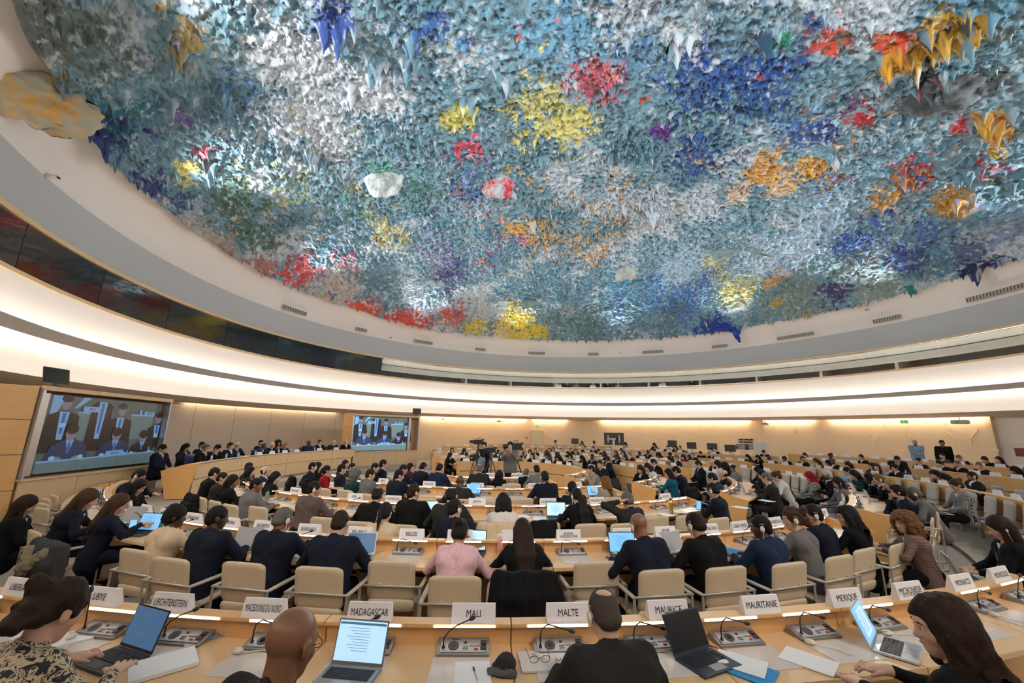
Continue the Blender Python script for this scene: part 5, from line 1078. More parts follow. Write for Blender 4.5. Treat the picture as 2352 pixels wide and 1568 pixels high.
for k, n, c in (('nv', 'navy', (.009, .012, .024)), ('bk', 'black', (.006, .006, .0065)), ('ch', 'charcoal', (.026, .024, .025)), ('gr', 'grey', (.17, .16, .16)), ('bg', 'beige', (.34, .27, .22)), ('cr', 'cream', (.66, .50, .33)), ('bl', 'dark blue', (.012, .024, .060)), ('tl', 'teal', (.006, .10, .16)), ('rd', 'red', (.33, .008, .02)), ('gn', 'green', (.01, .16, .07)), ('mr', 'maroon', (.10, .012, .022)), ('wh', 'white', (.68, .64, .60)), ('lb', 'light blue', (.24, .38, .55)), ('pu', 'purple', (.10, .04, .16)), ('ol', 'olive', (.07, .09, .025)), ('dg', 'dark green', (.012, .045, .045)), ('dn', 'denim', (.10, .16, .20)), ('br', 'brown', (.10, .065, .04)), ('kh', 'grey-blue', (.20, .26, .29))):
    CL[k] = (n, mat('cloth_'+n.replace(' ', '_'), c, .85, bump=.35, scale=260, var=.12, spec=.2))
CL['lp'] = ('black and cream patterned', mat('cloth_leopard', (.52, .42, .28), .7, kind='leopard', col2=(.012, .012, .015), scale=24)); CL['pk'] = ('pink embroidered', mat('cloth_pink', (.72, .45, .48), .45, kind='floral', col2=(.60, .36, .42), scale=26))
CL['bp'] = ('brown checked', mat('cloth_brown_plaid', (.13, .085, .065), .85, kind='plaid', col2=(.09, .06, .05), scale=14)); CL['hp'] = ('black and white checked', mat('cloth_houndstooth', (.02, .02, .02), .8, kind='check', col2=(.62, .60, .56), scale=40)); CL['bs'] = ('brown plaid', mat('cloth_brown_check', (.12, .075, .06), .85, kind='plaid', col2=(.19, .11, .10), scale=9))
SHIRT = mat('white_shirt', (.70, .70, .74), .7); SHIRTB = mat('blue_shirt', (.25, .36, .55), .7); TIE = [mat('tie_blue', (.02, .05, .18), .5), mat('tie_red', (.22, .01, .02), .5), mat('tie_dark', (.02, .02, .03), .5)]; LANY = mat('blue_lanyard', (.10, .32, .62), .6)
_T = {}
def template(pose, sex, hq):
    key = (pose, sex, hq)
    if key not in _T:
        h = (.0075, .0105, .0135, .017)[hq]; b, J = make_body(pose, sex, h); j = make_cloth(J, sex, h*1.15); t = make_trousers(J, sex, h*1.6)
        # shirt collar and front built on the pose
        nk, T_ = J['neck'], J['t']; nrm = Vector((0, T_.z, -T_.y)); m = MB(); R0 = .070 if sex == 'm' else .064
        ax = T_; X = Vector((1, 0, 0)); Yv = nrm; rows = []
        for zz, rr in ((-.045, R0+.012), (.012, R0+.004), (.046, R0-.006)):
            rows.append([nk+Vector((0, -.012, 0))+ax*zz+X*rr*math.cos(q)+Yv*rr*math.sin(q) for q in np.linspace(0, 2*math.pi, 20)])
        m.sheet(rows); col = m.mesh('shirt_collar', SHIRT, True)
        m = MB(); c0 = nk-T_*.015+nrm*.078; c1 = J['chest']+T_*.0+nrm*(.112 if sex == 'm' else .104)
        m.prism([c0-X*.042, c1-X*.006, c1+X*.006, c0+X*.042][::-1], -nrm*.03); sf = m.mesh('shirt_front', SHIRT)
        m = MB(); m.prism([c0-X*.012-T_*.01, c1-X*.018+T_*.02, c1+X*.018+T_*.02, c0+X*.012-T_*.01][::-1], nrm*.007); tie = m.mesh('tie', TIE[0])
        m = MB(); 
        for s in (-1, 1): m.tube([nk-nrm*.075+T_*.0, nk+X*s*.068-nrm*.01-T_*.005, nk+X*s*.062+nrm*.10-T_*.07, J['chest']+nrm*.125-T_*.04+X*s*.012], .0065, 5, flat=.5)
        lan = m.mesh('lanyard', LANY, True)
        _T[key] = (b, j, t, J, col, sf, tie, lan)
    return _T[key]
PN = {}; PLIST = []; LAPAT = {}; BYPX = {}
POSETXT = dict(type='leaning in', read='head bowed', typeL='turned left', typeR='turned right', sideR='looking right', up='upright', upL='upright', chin='hand at chin', ear='hand raised', head='hand on head', lap='hands in lap', phone='holding a phone', slump='bent low', stand='standing with folded arms', camera='standing at a camera', hang='standing', bend='bending forward')
def person(hx, hy, hz, facing, pose, sex, hair, hc, sk, top, ex='', hq=2, where='', trou=None, scale=1.):
    b, j, t, J, col, sf, tie, lan = template(pose, sex, hq); H = J['head']; s = scale
    f = Vector((math.cos(facing), math.sin(facing), 0)); rt_ = Vector((f.y, -f.x, 0)); o = Vector((hx, hy, 0))-f*H.y*s-rt_*H.x*s
    nm = CL[top][0]; lab = f"person in {nm} {'jacket' if sex == 'm' or top in ('nv', 'bk', 'gr', 'ch') else 'top'}, {POSETXT[pose]}, {where}"
    r = thing('person', (o.x, o.y, hz), facing-math.pi/2, ' '.join(lab.split()[:16]), 'person'); r.scale = (s, s, s)
    inst(b, 'body', r, None, [SK[sk]]); inst(j, 'jacket', r, None, [CL[top][1]]); inst(t, 'trousers', r, None, [CL[trou or ('bk' if top not in ('nv', 'ch', 'gr', 'bl') else top)][1]])
    for nm_ in ('L', 'R'): inst(SHOE, 'shoe', r, Matrix.Translation(Vector(J['a'+nm_])*Vector((1, 1, 0)) if False else Vector((J['a'+nm_].x, J['a'+nm_].y, 0))))
    Hm = head_mat(J)
    if hair != 'bald': inst(get_hair(hair, J), 'headscarf' if hair == 'hijab' else 'cap' if hair == 'cap' else 'hair', r, Hm, [HC[hc] if hc in HC else CL[hc][1]])
    inst(EYES, 'eyes', r, Hm); inst(BROWS, 'eyebrows', r, Hm, [HC[hc] if hc in HC else HC['k']]); inst(MOUTH, 'mouth', r, Hm)
    if sex == 'm' and 'n' not in ex or 'c' in ex: inst(col, 'shirt_collar', r, None, [SHIRTB if 'b' in ex else SHIRT]); inst(sf, 'shirt_front', r, None, [SHIRTB if 'b' in ex else SHIRT])
    elif sex == 'f': inst(sf, 'blouse', r, None, [SHIRT if len(PLIST) % 3 else CL['bk'][1]])
    if sex == 'm' and 'n' not in ex and 'a' not in ex: inst(tie, 'tie', r, None, [TIE[len(PLIST) % 3]])
    if 'a' in ex: inst(lan, 'lanyard', r)
    if 'g' in ex: inst(GLASS, 'glasses', r, Hm)
    if 'e' in ex: inst(EAR['l'], 'earpiece', r, Hm)
    if 'E' in ex: inst(EAR['r'], 'earpiece', r, Hm)
    if 'h' in ex: inst(HPH, 'headphones', r, Hm)
    if 'm' in ex: inst(MASK, 'face_mask', r, Hm)
    if 'B' in ex: inst(BEARD, 'beard', r, Hm, [HC[hc] if hc in HC else HC['k']])
    PLIST.append(r); LAPAT[(int(hx*100), int(hy*100))] = r; return r, o, J
toK = lambda p: math.atan2(K.y-p.y, K.x-p.x)
CHAIRSPOTS = []
def seatp(px, py, z, pose, sex, hair, hc, sk, top, ex='', turn=0., hq=2, where='', zf=0., c=K, trou=None, scale=1., own=None):
    """head centre seen at px,py; z = height of that head above the floor"""
    p = at(px, py, z+zf); f = math.atan2(c[1]-p.y, c[0]-p.x)+R_(turn); J = joints(pose, sex); s = scale*min(max(z/J['head'].z, .9), 1.1)
    r, o, J = person(p.x, p.y, zf, f, pose, sex, hair, hc, sk, top, ex, hq, where, trou, s)
    BYPX[int(px)] = r
    if own is not None: chair(o.x, o.y, zf, f, f'chair under the person {where}', own, 1)
    return r
def table(txt, **kw):
    for i, ln in enumerate(l for l in txt.strip().split('\n')):
        a = ln.split(); ex = a[9] if len(a) > 9 and a[9] != '-' else ''; turn = float(a[10]) if len(a) > 10 else 0.; wh = kw['where'] if len(a) < 12 else ' '.join(a[11:])
        k2 = {k: v for k, v in kw.items() if k != 'where'}
        seatp(float(a[0]), float(a[1]), float(a[2]), a[3], a[4], a[5], a[6], a[7], a[8], ex, turn, where=wh.replace('#', ordinal(i+1)), **k2)
# x y headheight pose sex hair haircolour skin top extras turn where
table('''130 1405 1.19 read f updo n l lp - -8 typing left of the open laptop, nearest row
670 1478 1.25 type m bald k b ch g -18 bald with glasses, behind MACEDOINE DU NORD
1388 1412 1.13 read m crown q l ch e 6 with earpiece before MALTE
2165 1440 1.22 typeL f wavy n l bk - 18 typing on silver laptop, nearest row''', hq=0, where='nearest row', c=CF)
table('''59 1160 1.10 lap f long n l bk - -20 at the far left edge of the second row
201 1146 1.14 read f long m l nv - -25 second from the left of the second row
273 1157 1.12 phone f long m l nv g -20 with glasses and tablet, behind AUTRICHE
403 1186 1.10 typeR f braids k d cr n 0 with braided hair before AZERBAIDJAN
500 1189 1.14 typeR m crop k d nv n 0 left of BAHREIN, second row
650 1193 1.14 phone m crop y b nv E 0 with earpiece holding phone, left of BARBADE
781 1202 1.14 read m crop n l nv e 8 before BELARUS
1056 1222 1.10 read f bun k t pk E -5 pink shawl, right of BELIZE
1200 1220 1.08 read f long n l bk - 3 left of BOSNIE-HERZEGOVINE
1467 1208 1.16 read m bald k b nv aen 12 bald, before BOTSWANA
1597 1206 1.14 read m short k t bk en 12 before BRUNEI DARUSSALAM
1747 1210 1.12 typeL m crop k d bl en 8 before CABO VERDE
1820 1192 1.14 typeL f updo m l gr en 14 hair clip and earpiece beside CAMBODGE
1866 1182 1.14 typeL m short k t nv aegn 14 lanyard and earpiece, right of the grey blazer
1945 1186 1.12 typeL f wavy k l bk g 10 in black coat before CYPRE
2076 1200 1.08 typeL f curly h l bs - 30 curly hair at the right end of the second row''', hq=1, where='second row', c=C2)
table('''320 1093 1.16 read m short k t nv gE -35 beside the dim video wall
318 1118 1.10 lap f long k t bk - -40 long black hair before the dim video wall
493 1087 1.12 type m short k l bk n 0 leftmost of the third row
511 1098 1.08 ear m short n l ch n -10 hand raised, second in the third row
535 1105 1.10 typeR f long k b bk - -10 long dark hair, third row left
589 1114 1.12 typeR m crop k b gr n -8 grey suit, third row left
575 1083 1.08 up f bob k l ch E -30 earpiece, fourth row left end
573 1073 1.12 up m short k l ch n -20 leftmost of the fourth row
610 1082 1.12 up m ring k l bl Eg -30 balding with earpiece, fourth row left
633 1097 1.10 typeR f long k l bk - -15 long black hair, left of HONDURAS
722 1123 1.14 typeR m short k t bp E -5 left of INDE with earpiece
867 1138 1.12 read m crown k t bk n 8 behind VICE-PRESIDENT
951 1131 1.16 typeR m crop n l bk n 0 right of VICE-PRESIDENT
885 1178 1.08 read f pony k l cr e 0 purple hair band behind BELARUS
1045 1168 1.12 typeR m short k l nv En 0 earpiece behind BENIN
1037 1139 1.16 read m crown k l ch n -4 bald crown left of JAPON
1156 1154 1.10 read f bob k l wh - 0 high collar right of JAPON
1325 1140 1.10 read f ponylong k l bk ce 5 long ponytail, left of KIRGHIZISTAN
1314 1121 1.12 type m crop k d nv n 5 right of KAZAKHSTAN
1441 1149 1.10 head m thick y l ch n 10 grey hair right of KIRGHIZISTAN
1637 1126 1.14 phone m short k t nv en 25 holding phone at right end of third row''', hq=1, where='third row')
table('''719 1072 1.12 up m short k l nv n -25 left of the red jacket
731 1072 1.10 up f bob k l bk - -25 between navy and red jackets
751 1080 1.10 up f pony k l rd g -25 red jacket with ponytail
786 1077 1.14 up m short k l nv n -22 right of the red jacket
809 1073 1.08 typeR m short k l ch n -20 behind the grey curls
793 1066 1.14 typeR m short k l ch n -22 far left of the fifth row
817 1091 1.10 typeR f curly y l dg - -10 grey curly hair, left of BRESIL
851 1090 1.12 typeR m short n l gr gn -10 grey suit left of BRESIL
862 1074 1.12 typeR m short k l bk n -15 behind the grey suit
881 1066 1.18 up m short k l nv g -30 upright behind BRESIL
917 1092 1.14 typeR m short k l nv n -8 right of BRESIL
927 1078 1.12 typeR m short k l nv n -8 left of BULGARIE
942 1073 1.04 typeR m bob k l mr n -10 short person in maroon
972 1073 1.14 read m short k l nv n -4 behind BULGARIE
1010 1076 1.14 read m short k l bl n -2 right of BULGARIE
1057 1107 1.12 read m bald k d ch - 0 bald before BURUNDI
1101 1077 1.16 type m crown y l ch bn 4 before RAPPORTEUR
1232 1079 1.14 type m short k t gr aen 6 before ALGERIE with lanyard
1251 1096 1.18 type m crop k d nv e 6 before CAMEROUN
1389 1108 1.10 typeL f wavy h l bg - 12 long wavy hair, beige blazer with laptop
1358 1078 1.10 ear m short n l bg n 60 grey-beige blazer, hand at ear
1378 1066 1.18 typeL m short n l nv aen 55 leaning right of the beige blazer
1487 1073 1.12 read f long n l wh - 60 pale top among the laptops on the right
1471 1078 1.12 lap f long n l bk - 75 black jacket with laptop in the right aisle''', hq=2, where='middle rows')
table('''1535 1088 1.10 typeL f bob k l tl eg 5 teal jacket, inner right ring
1553 1082 1.14 read m short k l nv - 5 navy suit behind the teal jacket
1501 1062 1.14 read m short n l bk - 5 black suit in the second ring aisle end
1535 1068 1.10 typeL f bun y l rd e 5 grey hair and red scarf
1553 1051 1.16 up m short g l nv g -10 upright in navy, far side
1604 1066 1.16 lap m short n l bk ab 0 lanyard, hands in lap, right block
1636 1098 1.10 read m short k l bl abg 10 lanyard, bent head, right block
1661 1089 1.12 up m ring k l bk gn 10 glasses, right block
1636 1062 1.12 read m bald k l nv ag 0 bald with lanyard, right block
1648 1066 1.10 read f bob k l wh - 0 pale blouse, right block
1664 1072 1.08 read f curly k d bk - 0 dark curls, right block
1684 1076 1.10 typeL m crop k b gr aeb 0 grey suit with earpiece, right block
1740 1081 1.06 type f hijab nv l nv - 0 navy headscarf, right block
1751 1090 1.10 read m short k l bk - 5 dark hair left of the grey suit
1760 1098 1.16 phone m crop y l ch g 12 grey hair holding papers, third right ring
1783 1094 1.10 read f bun m l wh - 5 cream top with bun, right block
1860 1094 1.10 lap f hijab rd t hp a 5 red headscarf with laptop
1898 1091 1.16 chin m thick w d bk - 5 white hair, hand at chin
1925 1108 1.10 lap f long n l gr e 8 grey blazer with phone, adviser seat
1962 1090 1.10 read f long k l dg e 5 dark green top, long black hair
1946 1082 1.12 read m short k l lb g 5 light blue shirt left of the dark green top
1996 1097 1.06 phone f bob k d dg - 0 dark bob, fourth right ring
2018 1101 1.14 chin m thick g l bk ge 5 ginger hair, earpiece, hand at chin
2046 1113 1.10 chin f bob d l bk - 0 blond bob, fourth right ring
2062 1130 1.12 chin m thick k l nv gBb 8 black beard and glasses, fourth right ring
2099 1134 1.10 read m crop y d gr e 5 grey suit with earpiece, right ring end
2197 1114 1.16 lap f bun m l hp a 12 checked sweater with laptop on lap
2297 1212 1.14 lap f long n l bk ea 25 long hair with laptop, right edge''', hq=2, where='right block')
# far seats: snapped to the rings
def far_table(txt, rings, tag_, zf_off=0, where='', hq=3, side=1):
    rg = random.Random(len(txt)); rows = [l.split() for l in txt.strip().split('\n')]; cnt = {}; OUT = []
    for a in rows:
        px, py = float(a[0]), float(a[1]); best = None
        for i in rings:
            for off, adv in ((.56, 0), (1.62, 1)):
                if adv and i >= 4: continue
                for far in (True, False):
                    q = ring_hit(px, RINGS[i]+off, far)
                    if q is None: continue
                    an = math.degrees(math.atan2(q[1]-K.y, q[0]-K.x)); lo, hi = ((-42, 26) if side else (9, 118))
                    if not lo-6 < an < hi+6: continue
                    e = abs(proj((q[0], q[1], RZ[i]+1.15))[1]-py)+(1.5 if adv else 0)
                    occ = min([math.hypot(q[0]-u[0], q[1]-u[1]) for u in USED] or [9]); e += 25*max(0, .5-occ)
                    if best is None or e < best[0]: best = (e, i, q, adv, an)
        if best is None: continue
        e, i, q, adv, an = best; USED.append((q[0], q[1])); dist = np.linalg.norm(q); hz = CAM_H-(py-proj((q[0], q[1], CAM_H))[1])/931*dist*1.0
        pose, sex, hair, hc, sk, top = a[2:8]; ex = a[8] if len(a) > 8 and a[8] != '-' else ''; J = joints(pose, sex); s = min(max((hz-RZ[i])/J['head'].z, .95), 1.08)
        OUT.append((i, px, (q[0], q[1], RZ[i], math.atan2(K.y-q[1], K.x-q[0]), pose, sex, hair, hc, sk, top, ex, hq), s))
    for i, px, ar, s in sorted(OUT, key=lambda v: v[:2]):
        cnt[i] = cnt.get(i, 0)+1; person(*ar, f"{ordinal(cnt[i])} from left in the {RW[i]} ring {tag_}", None, s)
USED = []; RW = ('first', 'second', 'third', 'fourth', 'fifth', 'sixth', 'seventh')
far_table('''1911 1057 up m bald k d nv ae
1907 1050 up f cap mr d kh -
1899 1083 read f long k b bk -
1870 1058 chin f long k l wh -
1841 1051 up m crop k d bk e
1848 1040 read f pony k l wh -
1843 1073 read f long d l dg -
1874 1077 read f bob m l ol m
1800 1068 read m short k b bk a
1766 1068 slump m crop m l nv a
1739 1060 read f long k l bk -
1716 1047 read f long k l ch -
1754 1031 read m short k l bk a
1944 1064 read f bob n l bg -
1976 1052 chin m short k l bk a
1998 1066 chin f wavy n l pu -
2008 1062 typeL f long m l mr -
2030 1067 read m bald k l lb -
2050 1070 chin m thick k l nv g
2106 1056 chin m short n l nv ge
2136 1070 read f bob n l gr g
2141 1081 read f long k l bk -
2154 1060 read m short k l nv -
2163 1050 up m short n l br B
2159 1078 slump f long k l bk -
2193 1060 chin m crop y l bk Bge
2200 1050 read m short g l nv e
2220 1083 up m short k b nv aegB
2242 1064 typeL m short g l nv e
2258 1059 read m short n l bk n
2290 1055 up f long k l bk -
2322 1065 read f bob k b wh -
2349 1074 read m bald k d nv -''', (4, 5, 6), 'on the right', side=1)
far_table('''1133 1030 up f bun k t bk -
1144 1037 up m crop k d bl -
1157 1043 read m ring m l bk -
1160 1032 up m short k t nv -
1193 1025 up m curly k l bk -
1202 1039 read m bald k d nv -
1217 1034 read f bob m l bk -
1222 1043 up f long n l bk g
1230 1032 up f bun m l bk -
1240 1030 up f long d l gn -
1189 1048 read f bob d l gn -
1256 1037 read f wavy m l br -
1262 1032 up f long m l gr -
1270 1030 up f long m l kh -
1279 1042 read m short n l wh -
1256 1049 up m thick k b nv -
1281 1051 read m curly n l bk -
1302 1052 chin m short k l nv -
1288 1030 up m thick y l gr -
1308 1042 read f bob k l gr -
1310 1030 up m crop y t bk -
1323 1032 chin f wavy h l ol -
1336 1048 read f bob k b bk -
1344 1029 up m short k l bk -
1360 1047 up m crop k d nv eb
1363 1028 chin m short k l nv -
1375 1032 read m short k l nv a
1388 1037 read f long m l bk -
1389 1043 read f bob k b bk -
1390 1053 read m short n b nv -
1416 1046 up m crop k d bk ab
1427 1031 read f long k l bk -
1431 1036 chin f wavy n l bl -
1446 1045 up m thick y l ch -
1469 1040 read m crop k d bk -
1488 1037 up m crop k d nv ab
1512 1040 read f curly k b wh -
1538 1048 read f long k l bk -
1539 1038 slump m short k b bk -
1568 1046 read f bob n l mr -
1576 1036 read m crop y l ch -
1591 1043 up m short y l nv b
1563 1025 up m short n l nv ag
1552 1023 read f long n l bk -
1609 1035 read m crop n l bk n
1633 1036 read m bald k l bk -
1642 1035 chin m short k l nv -
1635 1028 read m short k l ch -
1534 1027 up m short n l nv -
1508 1028 read m short n l nv -
1415 1038 up f bob k l mr -
1038 1030 up f long n l ch -
1066 1032 read f bob k b br -
1035 1042 typeL f long k l bk -
1072 1043 read m short k l nv -
1098 1042 up m short k b bk -
1174 1040 read m short k l nv -''', (0, 1, 2, 3, 4, 5), 'facing the camera', side=0)
# technicians at the back counter
for i, (px, sex, hair, hc, top) in enumerate(((1276, 'm', 'short', 'k', 'wh'), (1337, 'f', 'long', 'm', 'bk'), (1365, 'm', 'thick', 'k', 'wh'), (1437, 'f', 'long', 'k', 'wh'), (1503, 'f', 'long', 'k', 'ch'))):
    q = far_pt(px, 17.0, .17); person(q[0], q[1], .17, math.atan2(K.y-q[1], K.x-q[0]), 'read', sex, hair, hc, 'l', top, 'n', 3, f'{ordinal(i+1)} technician from the left', None, 1.08)
# podium
for i, (px, py, pose, sex, hair, hc, sk, top, ex, dr) in enumerate(((463, 1030, 'up', 'm', 'short', 'k', 'l', 'nv', 'e', 1.9), (472, 1036, 'ear', 'm', 'thick', 'y', 'l', 'bk', 'g', .78), (499, 1036, 'read', 'm', 'short', 'k', 'l', 'bk', 'g', .78), (529, 1028, 'up', 'm', 'short', 'k', 'l', 'nv', 'ag', .78), (544, 1033, 'typeR', 'm', 'ring', 'k', 'l', 'nv', 'g', 1.3), (599, 1023, 'up', 'm', 'short', 'k', 'l', 'nv', 'a', 1.9), (604, 1032, 'read', 'm', 'bald', 'k', 'd', 'bl', '', .78), (625, 1029, 'read', 'm', 'bald', 'k', 'l', 'bk', '', .78), (637, 1032, 'up', 'f', 'curly', 'k', 't', 'rd', '', 1.9), (655, 1028, 'read', 'f', 'long', 'd', 'l', 'bk', '', .78), (708, 1028, 'chin', 'm', 'bald', 'k', 'd', 'bl', 'b', .78), (734, 1023, 'up', 'm', 'crop', 'n', 'l', 'bk', 'a', .78), (766, 1025, 'chin', 'm', 'bald', 'k', 'l', 'ch', 'B', .78), (794, 1022, 'up', 'm', 'ring', 'y', 'l', 'bk', 'a', .5), (372, 1038, 'lap', 'm', 'short', 'k', 'l', 'nv', 'g', 1.5), (425, 1040, 'lap', 'f', 'long', 'k', 'l', 'ch', '', 1.9))):
    d = ray(px, py); d = Vector((d[0], d[1], 0)).normalized(); o = Vector((-pc[0], -pc[1], 0)); rr = pR+dr; b_ = o.dot(d); t = -b_+math.sqrt(max(b_*b_-(o.dot(o)-rr*rr), 0)); p = d*t
    person(p.x, p.y, .24, math.atan2(pc[1]-p.y, pc[0]-p.x)-.2, pose, sex, hair, hc, sk, top, ex, 2, f'{ordinal(i+1)} on the podium', None, 1.04)
# standing figures
def standp(px, py, z, pose, sex, hair, hc, sk, top, ex, face, where, trou='bk', zf=0., hq=2):
    p = at(px, py, z+zf); return person(p.x, p.y, zf, R_(face), pose, sex, hair, hc, sk, top, ex, hq, where, trou, z/joints(pose, sex)['head'].z)
def ring_stand(px, r, hz, pose, sex, hair, hc, sk, top, ex, face, where, trou='bk', zf=0., far=True, py=None):
    q = ring_hit(px, r, far); s = 1.
    if py is not None: z = CAM_H-(py-proj((q[0], q[1], CAM_H))[1])/931*np.linalg.norm(q); s = min(max((z-zf)/joints(pose, sex)['head'].z, .9), 1.12)
    return person(q[0], q[1], zf, R_(face), pose, sex, hair, hc, sk, top, ex, 2, where, trou, s)
ring_stand(2106, 17.9, 1.6, 'stand', 'm', 'bald', 'k', 't', 'lb', 'gnB', 225, 'security guard against the right wall', 'dn', .3)
ring_stand(2168, 17.9, 1.6, 'hang', 'm', 'short', 'k', 'b', 'bk', 'n', 215, 'with fur hood at the right wall', 'bk', .3)
ring_stand(2058, 13.6, 1.5, 'bend', 'm', 'crop', 'n', 'l', 'ch', 'g', 235, 'dark suit in the right rings', 'ch', .05)
ring_stand(1112, 1.1, 1.6, 'camera', 'm', 'thick', 'k', 'l', 'nv', 'hn', 262, 'with headphones behind the centre cameras', 'bk', 0, True, 1021)
ring_stand(1106, 1.3, 1.5, 'hang', 'f', 'bob', 'k', 'l', 'kh', 'n', 180, 'grey-blue jacket beside the centre camera', 'bk', 0, False, 1038)
ring_stand(1172, 1.2, 1.6, 'camera', 'm', 'thick', 'k', 'l', 'gr', 'hn', 262, 'behind the large centre camera', 'bk', 0, False, 1022)
standp(1147, 1090, 1.02, 'lap', 'f', 'bob', 'k', 'b', 'bk', '', 80, 'crouching low beside the cameras')
standp(1209, 1086, 1.04, 'lap', 'm', 'crop', 'y', 'l', 'bk', '', 60, 'crouching low near ALGERIE')
# interpreters behind the gallery glass
for i, px in enumerate((1282, 1302, 1324, 1362, 1396, 1420, 1522, 1590)):
    d = ray(px, 888); dd = d[:2]; o = -np.array([RC.x, RC.y]); a_ = dd@dd; b_ = o@dd; c_ = o@o-17.95**2; t = (-b_+math.sqrt(b_*b_-a_*c_))/a_
    person(d[0]*t, d[1]*t, 4.95, math.atan2(RC.y-d[1]*t, RC.x-d[0]*t), 'up', 'mf'[i % 2], ('short', 'long')[i % 2], 'k', 'l', ('wh', 'bk', 'gr')[i % 3], 'n', 3, f'{ordinal(i+1)} behind the gallery glass')
# ================================================================== THINGS ON AND AROUND THE DESKS
def make_laptop(case, scr, open_deg=108, name='laptop', w_=.32, d_=.225, content='doc'):
    r = thing(name); MB().box((0, -d_/2, .008), (w_, d_, .014), bev=.003).build('base', case, r)
    m = MB(); nx, ny = 13, 5
    for i in range(nx):
        for j in range(ny): m.box((-w_*.42+w_*.84*(i+.5)/nx, -.035-.105*(j+.5)/ny, .0165), (w_*.84/nx-.003, .105/ny-.003, .003))
    m.build('keyboard', BLACK if case is SILVER or case is WHITE else INK, r); MB().box((0, -d_+.045, .0155), (.10, .06, .001)).build('trackpad', DGREY if case in (BLACK, DGREY) else CONSP, r)
    T = Matrix.Translation((0, .0, .014)) @ Matrix.Rotation(R_(-(open_deg-90)), 4, 'X'); lid = MB().box((0, .004, d_/2), (w_, .007, d_), bev=.002, M=T).build('lid', case, r)
    MB().box((0, -.0005, d_/2+.004), (w_-.018, .002, d_-.026), M=T).build('screen', scr, lid)
    if content and scr is not SCRO:
        m = MB(); lm = [mat('doc_white', (.5, .72, .88), .4, emit=.7), mat('doc_line', (.10, .22, .36), .4, emit=.3)]
        if content == 'doc': m.box((.01, -.0022, d_*.52), (w_*.55, .001, d_*.66), 0, T)
        elif content == 'window': m.box((0, -.0022, d_*.9), (w_*.92, .001, .012), 1, T)
        for k in range(9): m.box((-.02+.01*(k % 3), -.0030, d_*.80-k*.014), (w_*(.42-.05*(k % 3)), .001, .002), 1, T)
        m.build('screen_content', lm, lid)
    return r
LAPS = {}
def laptop(px, py, z, turn, kind, label, c=K, zf=0.):
    defs = dict(think=(BLACK, SCRD, 108, 'doc2'), mac=(CONS, SCRL, 106, 'window'), asus=(mat('navy_laptop', (.02, .03, .05), .35), SCRO, 112, None), air=(SILVER, SCRB, 112, 'doc'), blue=(DGREY, SCRB, 106, 'doc2'), grey=(SILVER, SCRG, 110, None), dark=(SILVER, SCRD, 112, None), light=(BLACK, SCRL, 106, 'doc2'))
    if kind not in LAPS: LAPS[kind] = make_laptop(defs[kind][0], defs[kind][1], defs[kind][2], content=defs[kind][3]); r = LAPS[kind]; new = True
    else: new = False
    p = at(px, py, z); f = math.atan2(c[1]-p.y, c[0]-p.x)-math.pi/2+R_(turn); r = LAPS[kind]
    if new: r.location = p; r.rotation_euler = (0, 0, f)
    else: r = copy_tree(r, p, f)
    r['label'] = label; r['category'] = 'laptop'; r['group'] = 'laptops on the desks'; return r
DT = .748
for a in ((308, 1498, DT, -14, 'think', 'black laptop with blue document screen before LIECHTENSTEIN', CF), (818, 1534, DT, -6, 'mac', 'grey laptop with bright white-blue page before MADAGASCAR', CF), (1592, 1503, DT, 18, 'asus', 'dark navy laptop with black screen before MAURICE', CF), (2010, 1478, DT, 30, 'air', 'silver laptop with document on screen before MEXIQUE', CF),
          (335, 1222, DT, 18, 'blue', 'laptop with bright blue page at the left end of the second row', C2), (300, 1203, DT, 30, 'grey', 'dark laptop lid beside the bright one, second row left', C2), (560, 1262, DT, 8, 'grey', 'silver laptop with grey screen before BAHREIN', C2), (826, 1276, DT, 14, 'dark', 'silver laptop with dark screen before BELARUS', C2), (1084, 1268, DT, -5, 'light', 'small laptop in front of the pink shawl', C2), (1432, 1273, DT, -8, 'blue', 'laptop with plain blue screen before BOTSWANA', C2), (1553, 1270, DT, 14, 'grey', 'silver laptop with blank grey screen before BRUNEI DARUSSALAM', C2),
          (982, 1186, DT, 10, 'light', 'bright laptop beside the VICE-PRESIDENT seat', K), (1278, 1188, DT, -8, 'light', 'black laptop with light page before KAZAKHSTAN', K), (1087, 1136, DT, 5, 'blue', 'bright blue laptop before BURUNDI', K), (1364, 1140, DT, 8, 'blue', 'bright blue laptop of the beige blazer', K), (1209, 1112, DT, 5, 'blue', 'bright blue laptop before ALGERIE', K), (2000, 1150, DT, 0, 'grey', 'open laptop on the fourth right ring', K), (1965, 1130, DT, 0, 'grey', 'second open laptop further along the fourth right ring', K), (1712, 1133, DT, 0, 'grey', 'open laptop on the third right ring', K)):
    laptop(*a[:5], a[5], a[6])
def sheet(px, py, w_, d_, turn, m, label, th=.002, name='paper_sheet', cat='paper', c=K, z=DT):
    p = at(px, py, z); f = math.atan2(c[1]-p.y, c[0]-p.x)-math.pi/2+R_(turn); mb = MB(); n = 8
    top = [[(-w_/2+w_*i/n, -d_/2+d_*j/n, th+.004*math.sin(i*.8)*math.sin(j*.6+px)*(1 if th < .004 else 0)+.003) for i in range(n+1)] for j in range(n+1)]
    mb.sheet(top); q = (n+1)**2; mb.sheet([[(x, y, .001) for x, y, _ in r[::-1]] for r in top])
    for r_ in (top[0][::-1], top[-1], [t[0] for t in top], [t[-1] for t in top][::-1]): mb.sheet([r_, [(x, y, .001) for x, y, _ in r_]])
    o = mb.build(name, m); o.location = p; o.rotation_euler = (0, 0, f); tag(o, label, cat); return o
BLUEF = mat('blue_folder', (.02, .26, .60), .5)
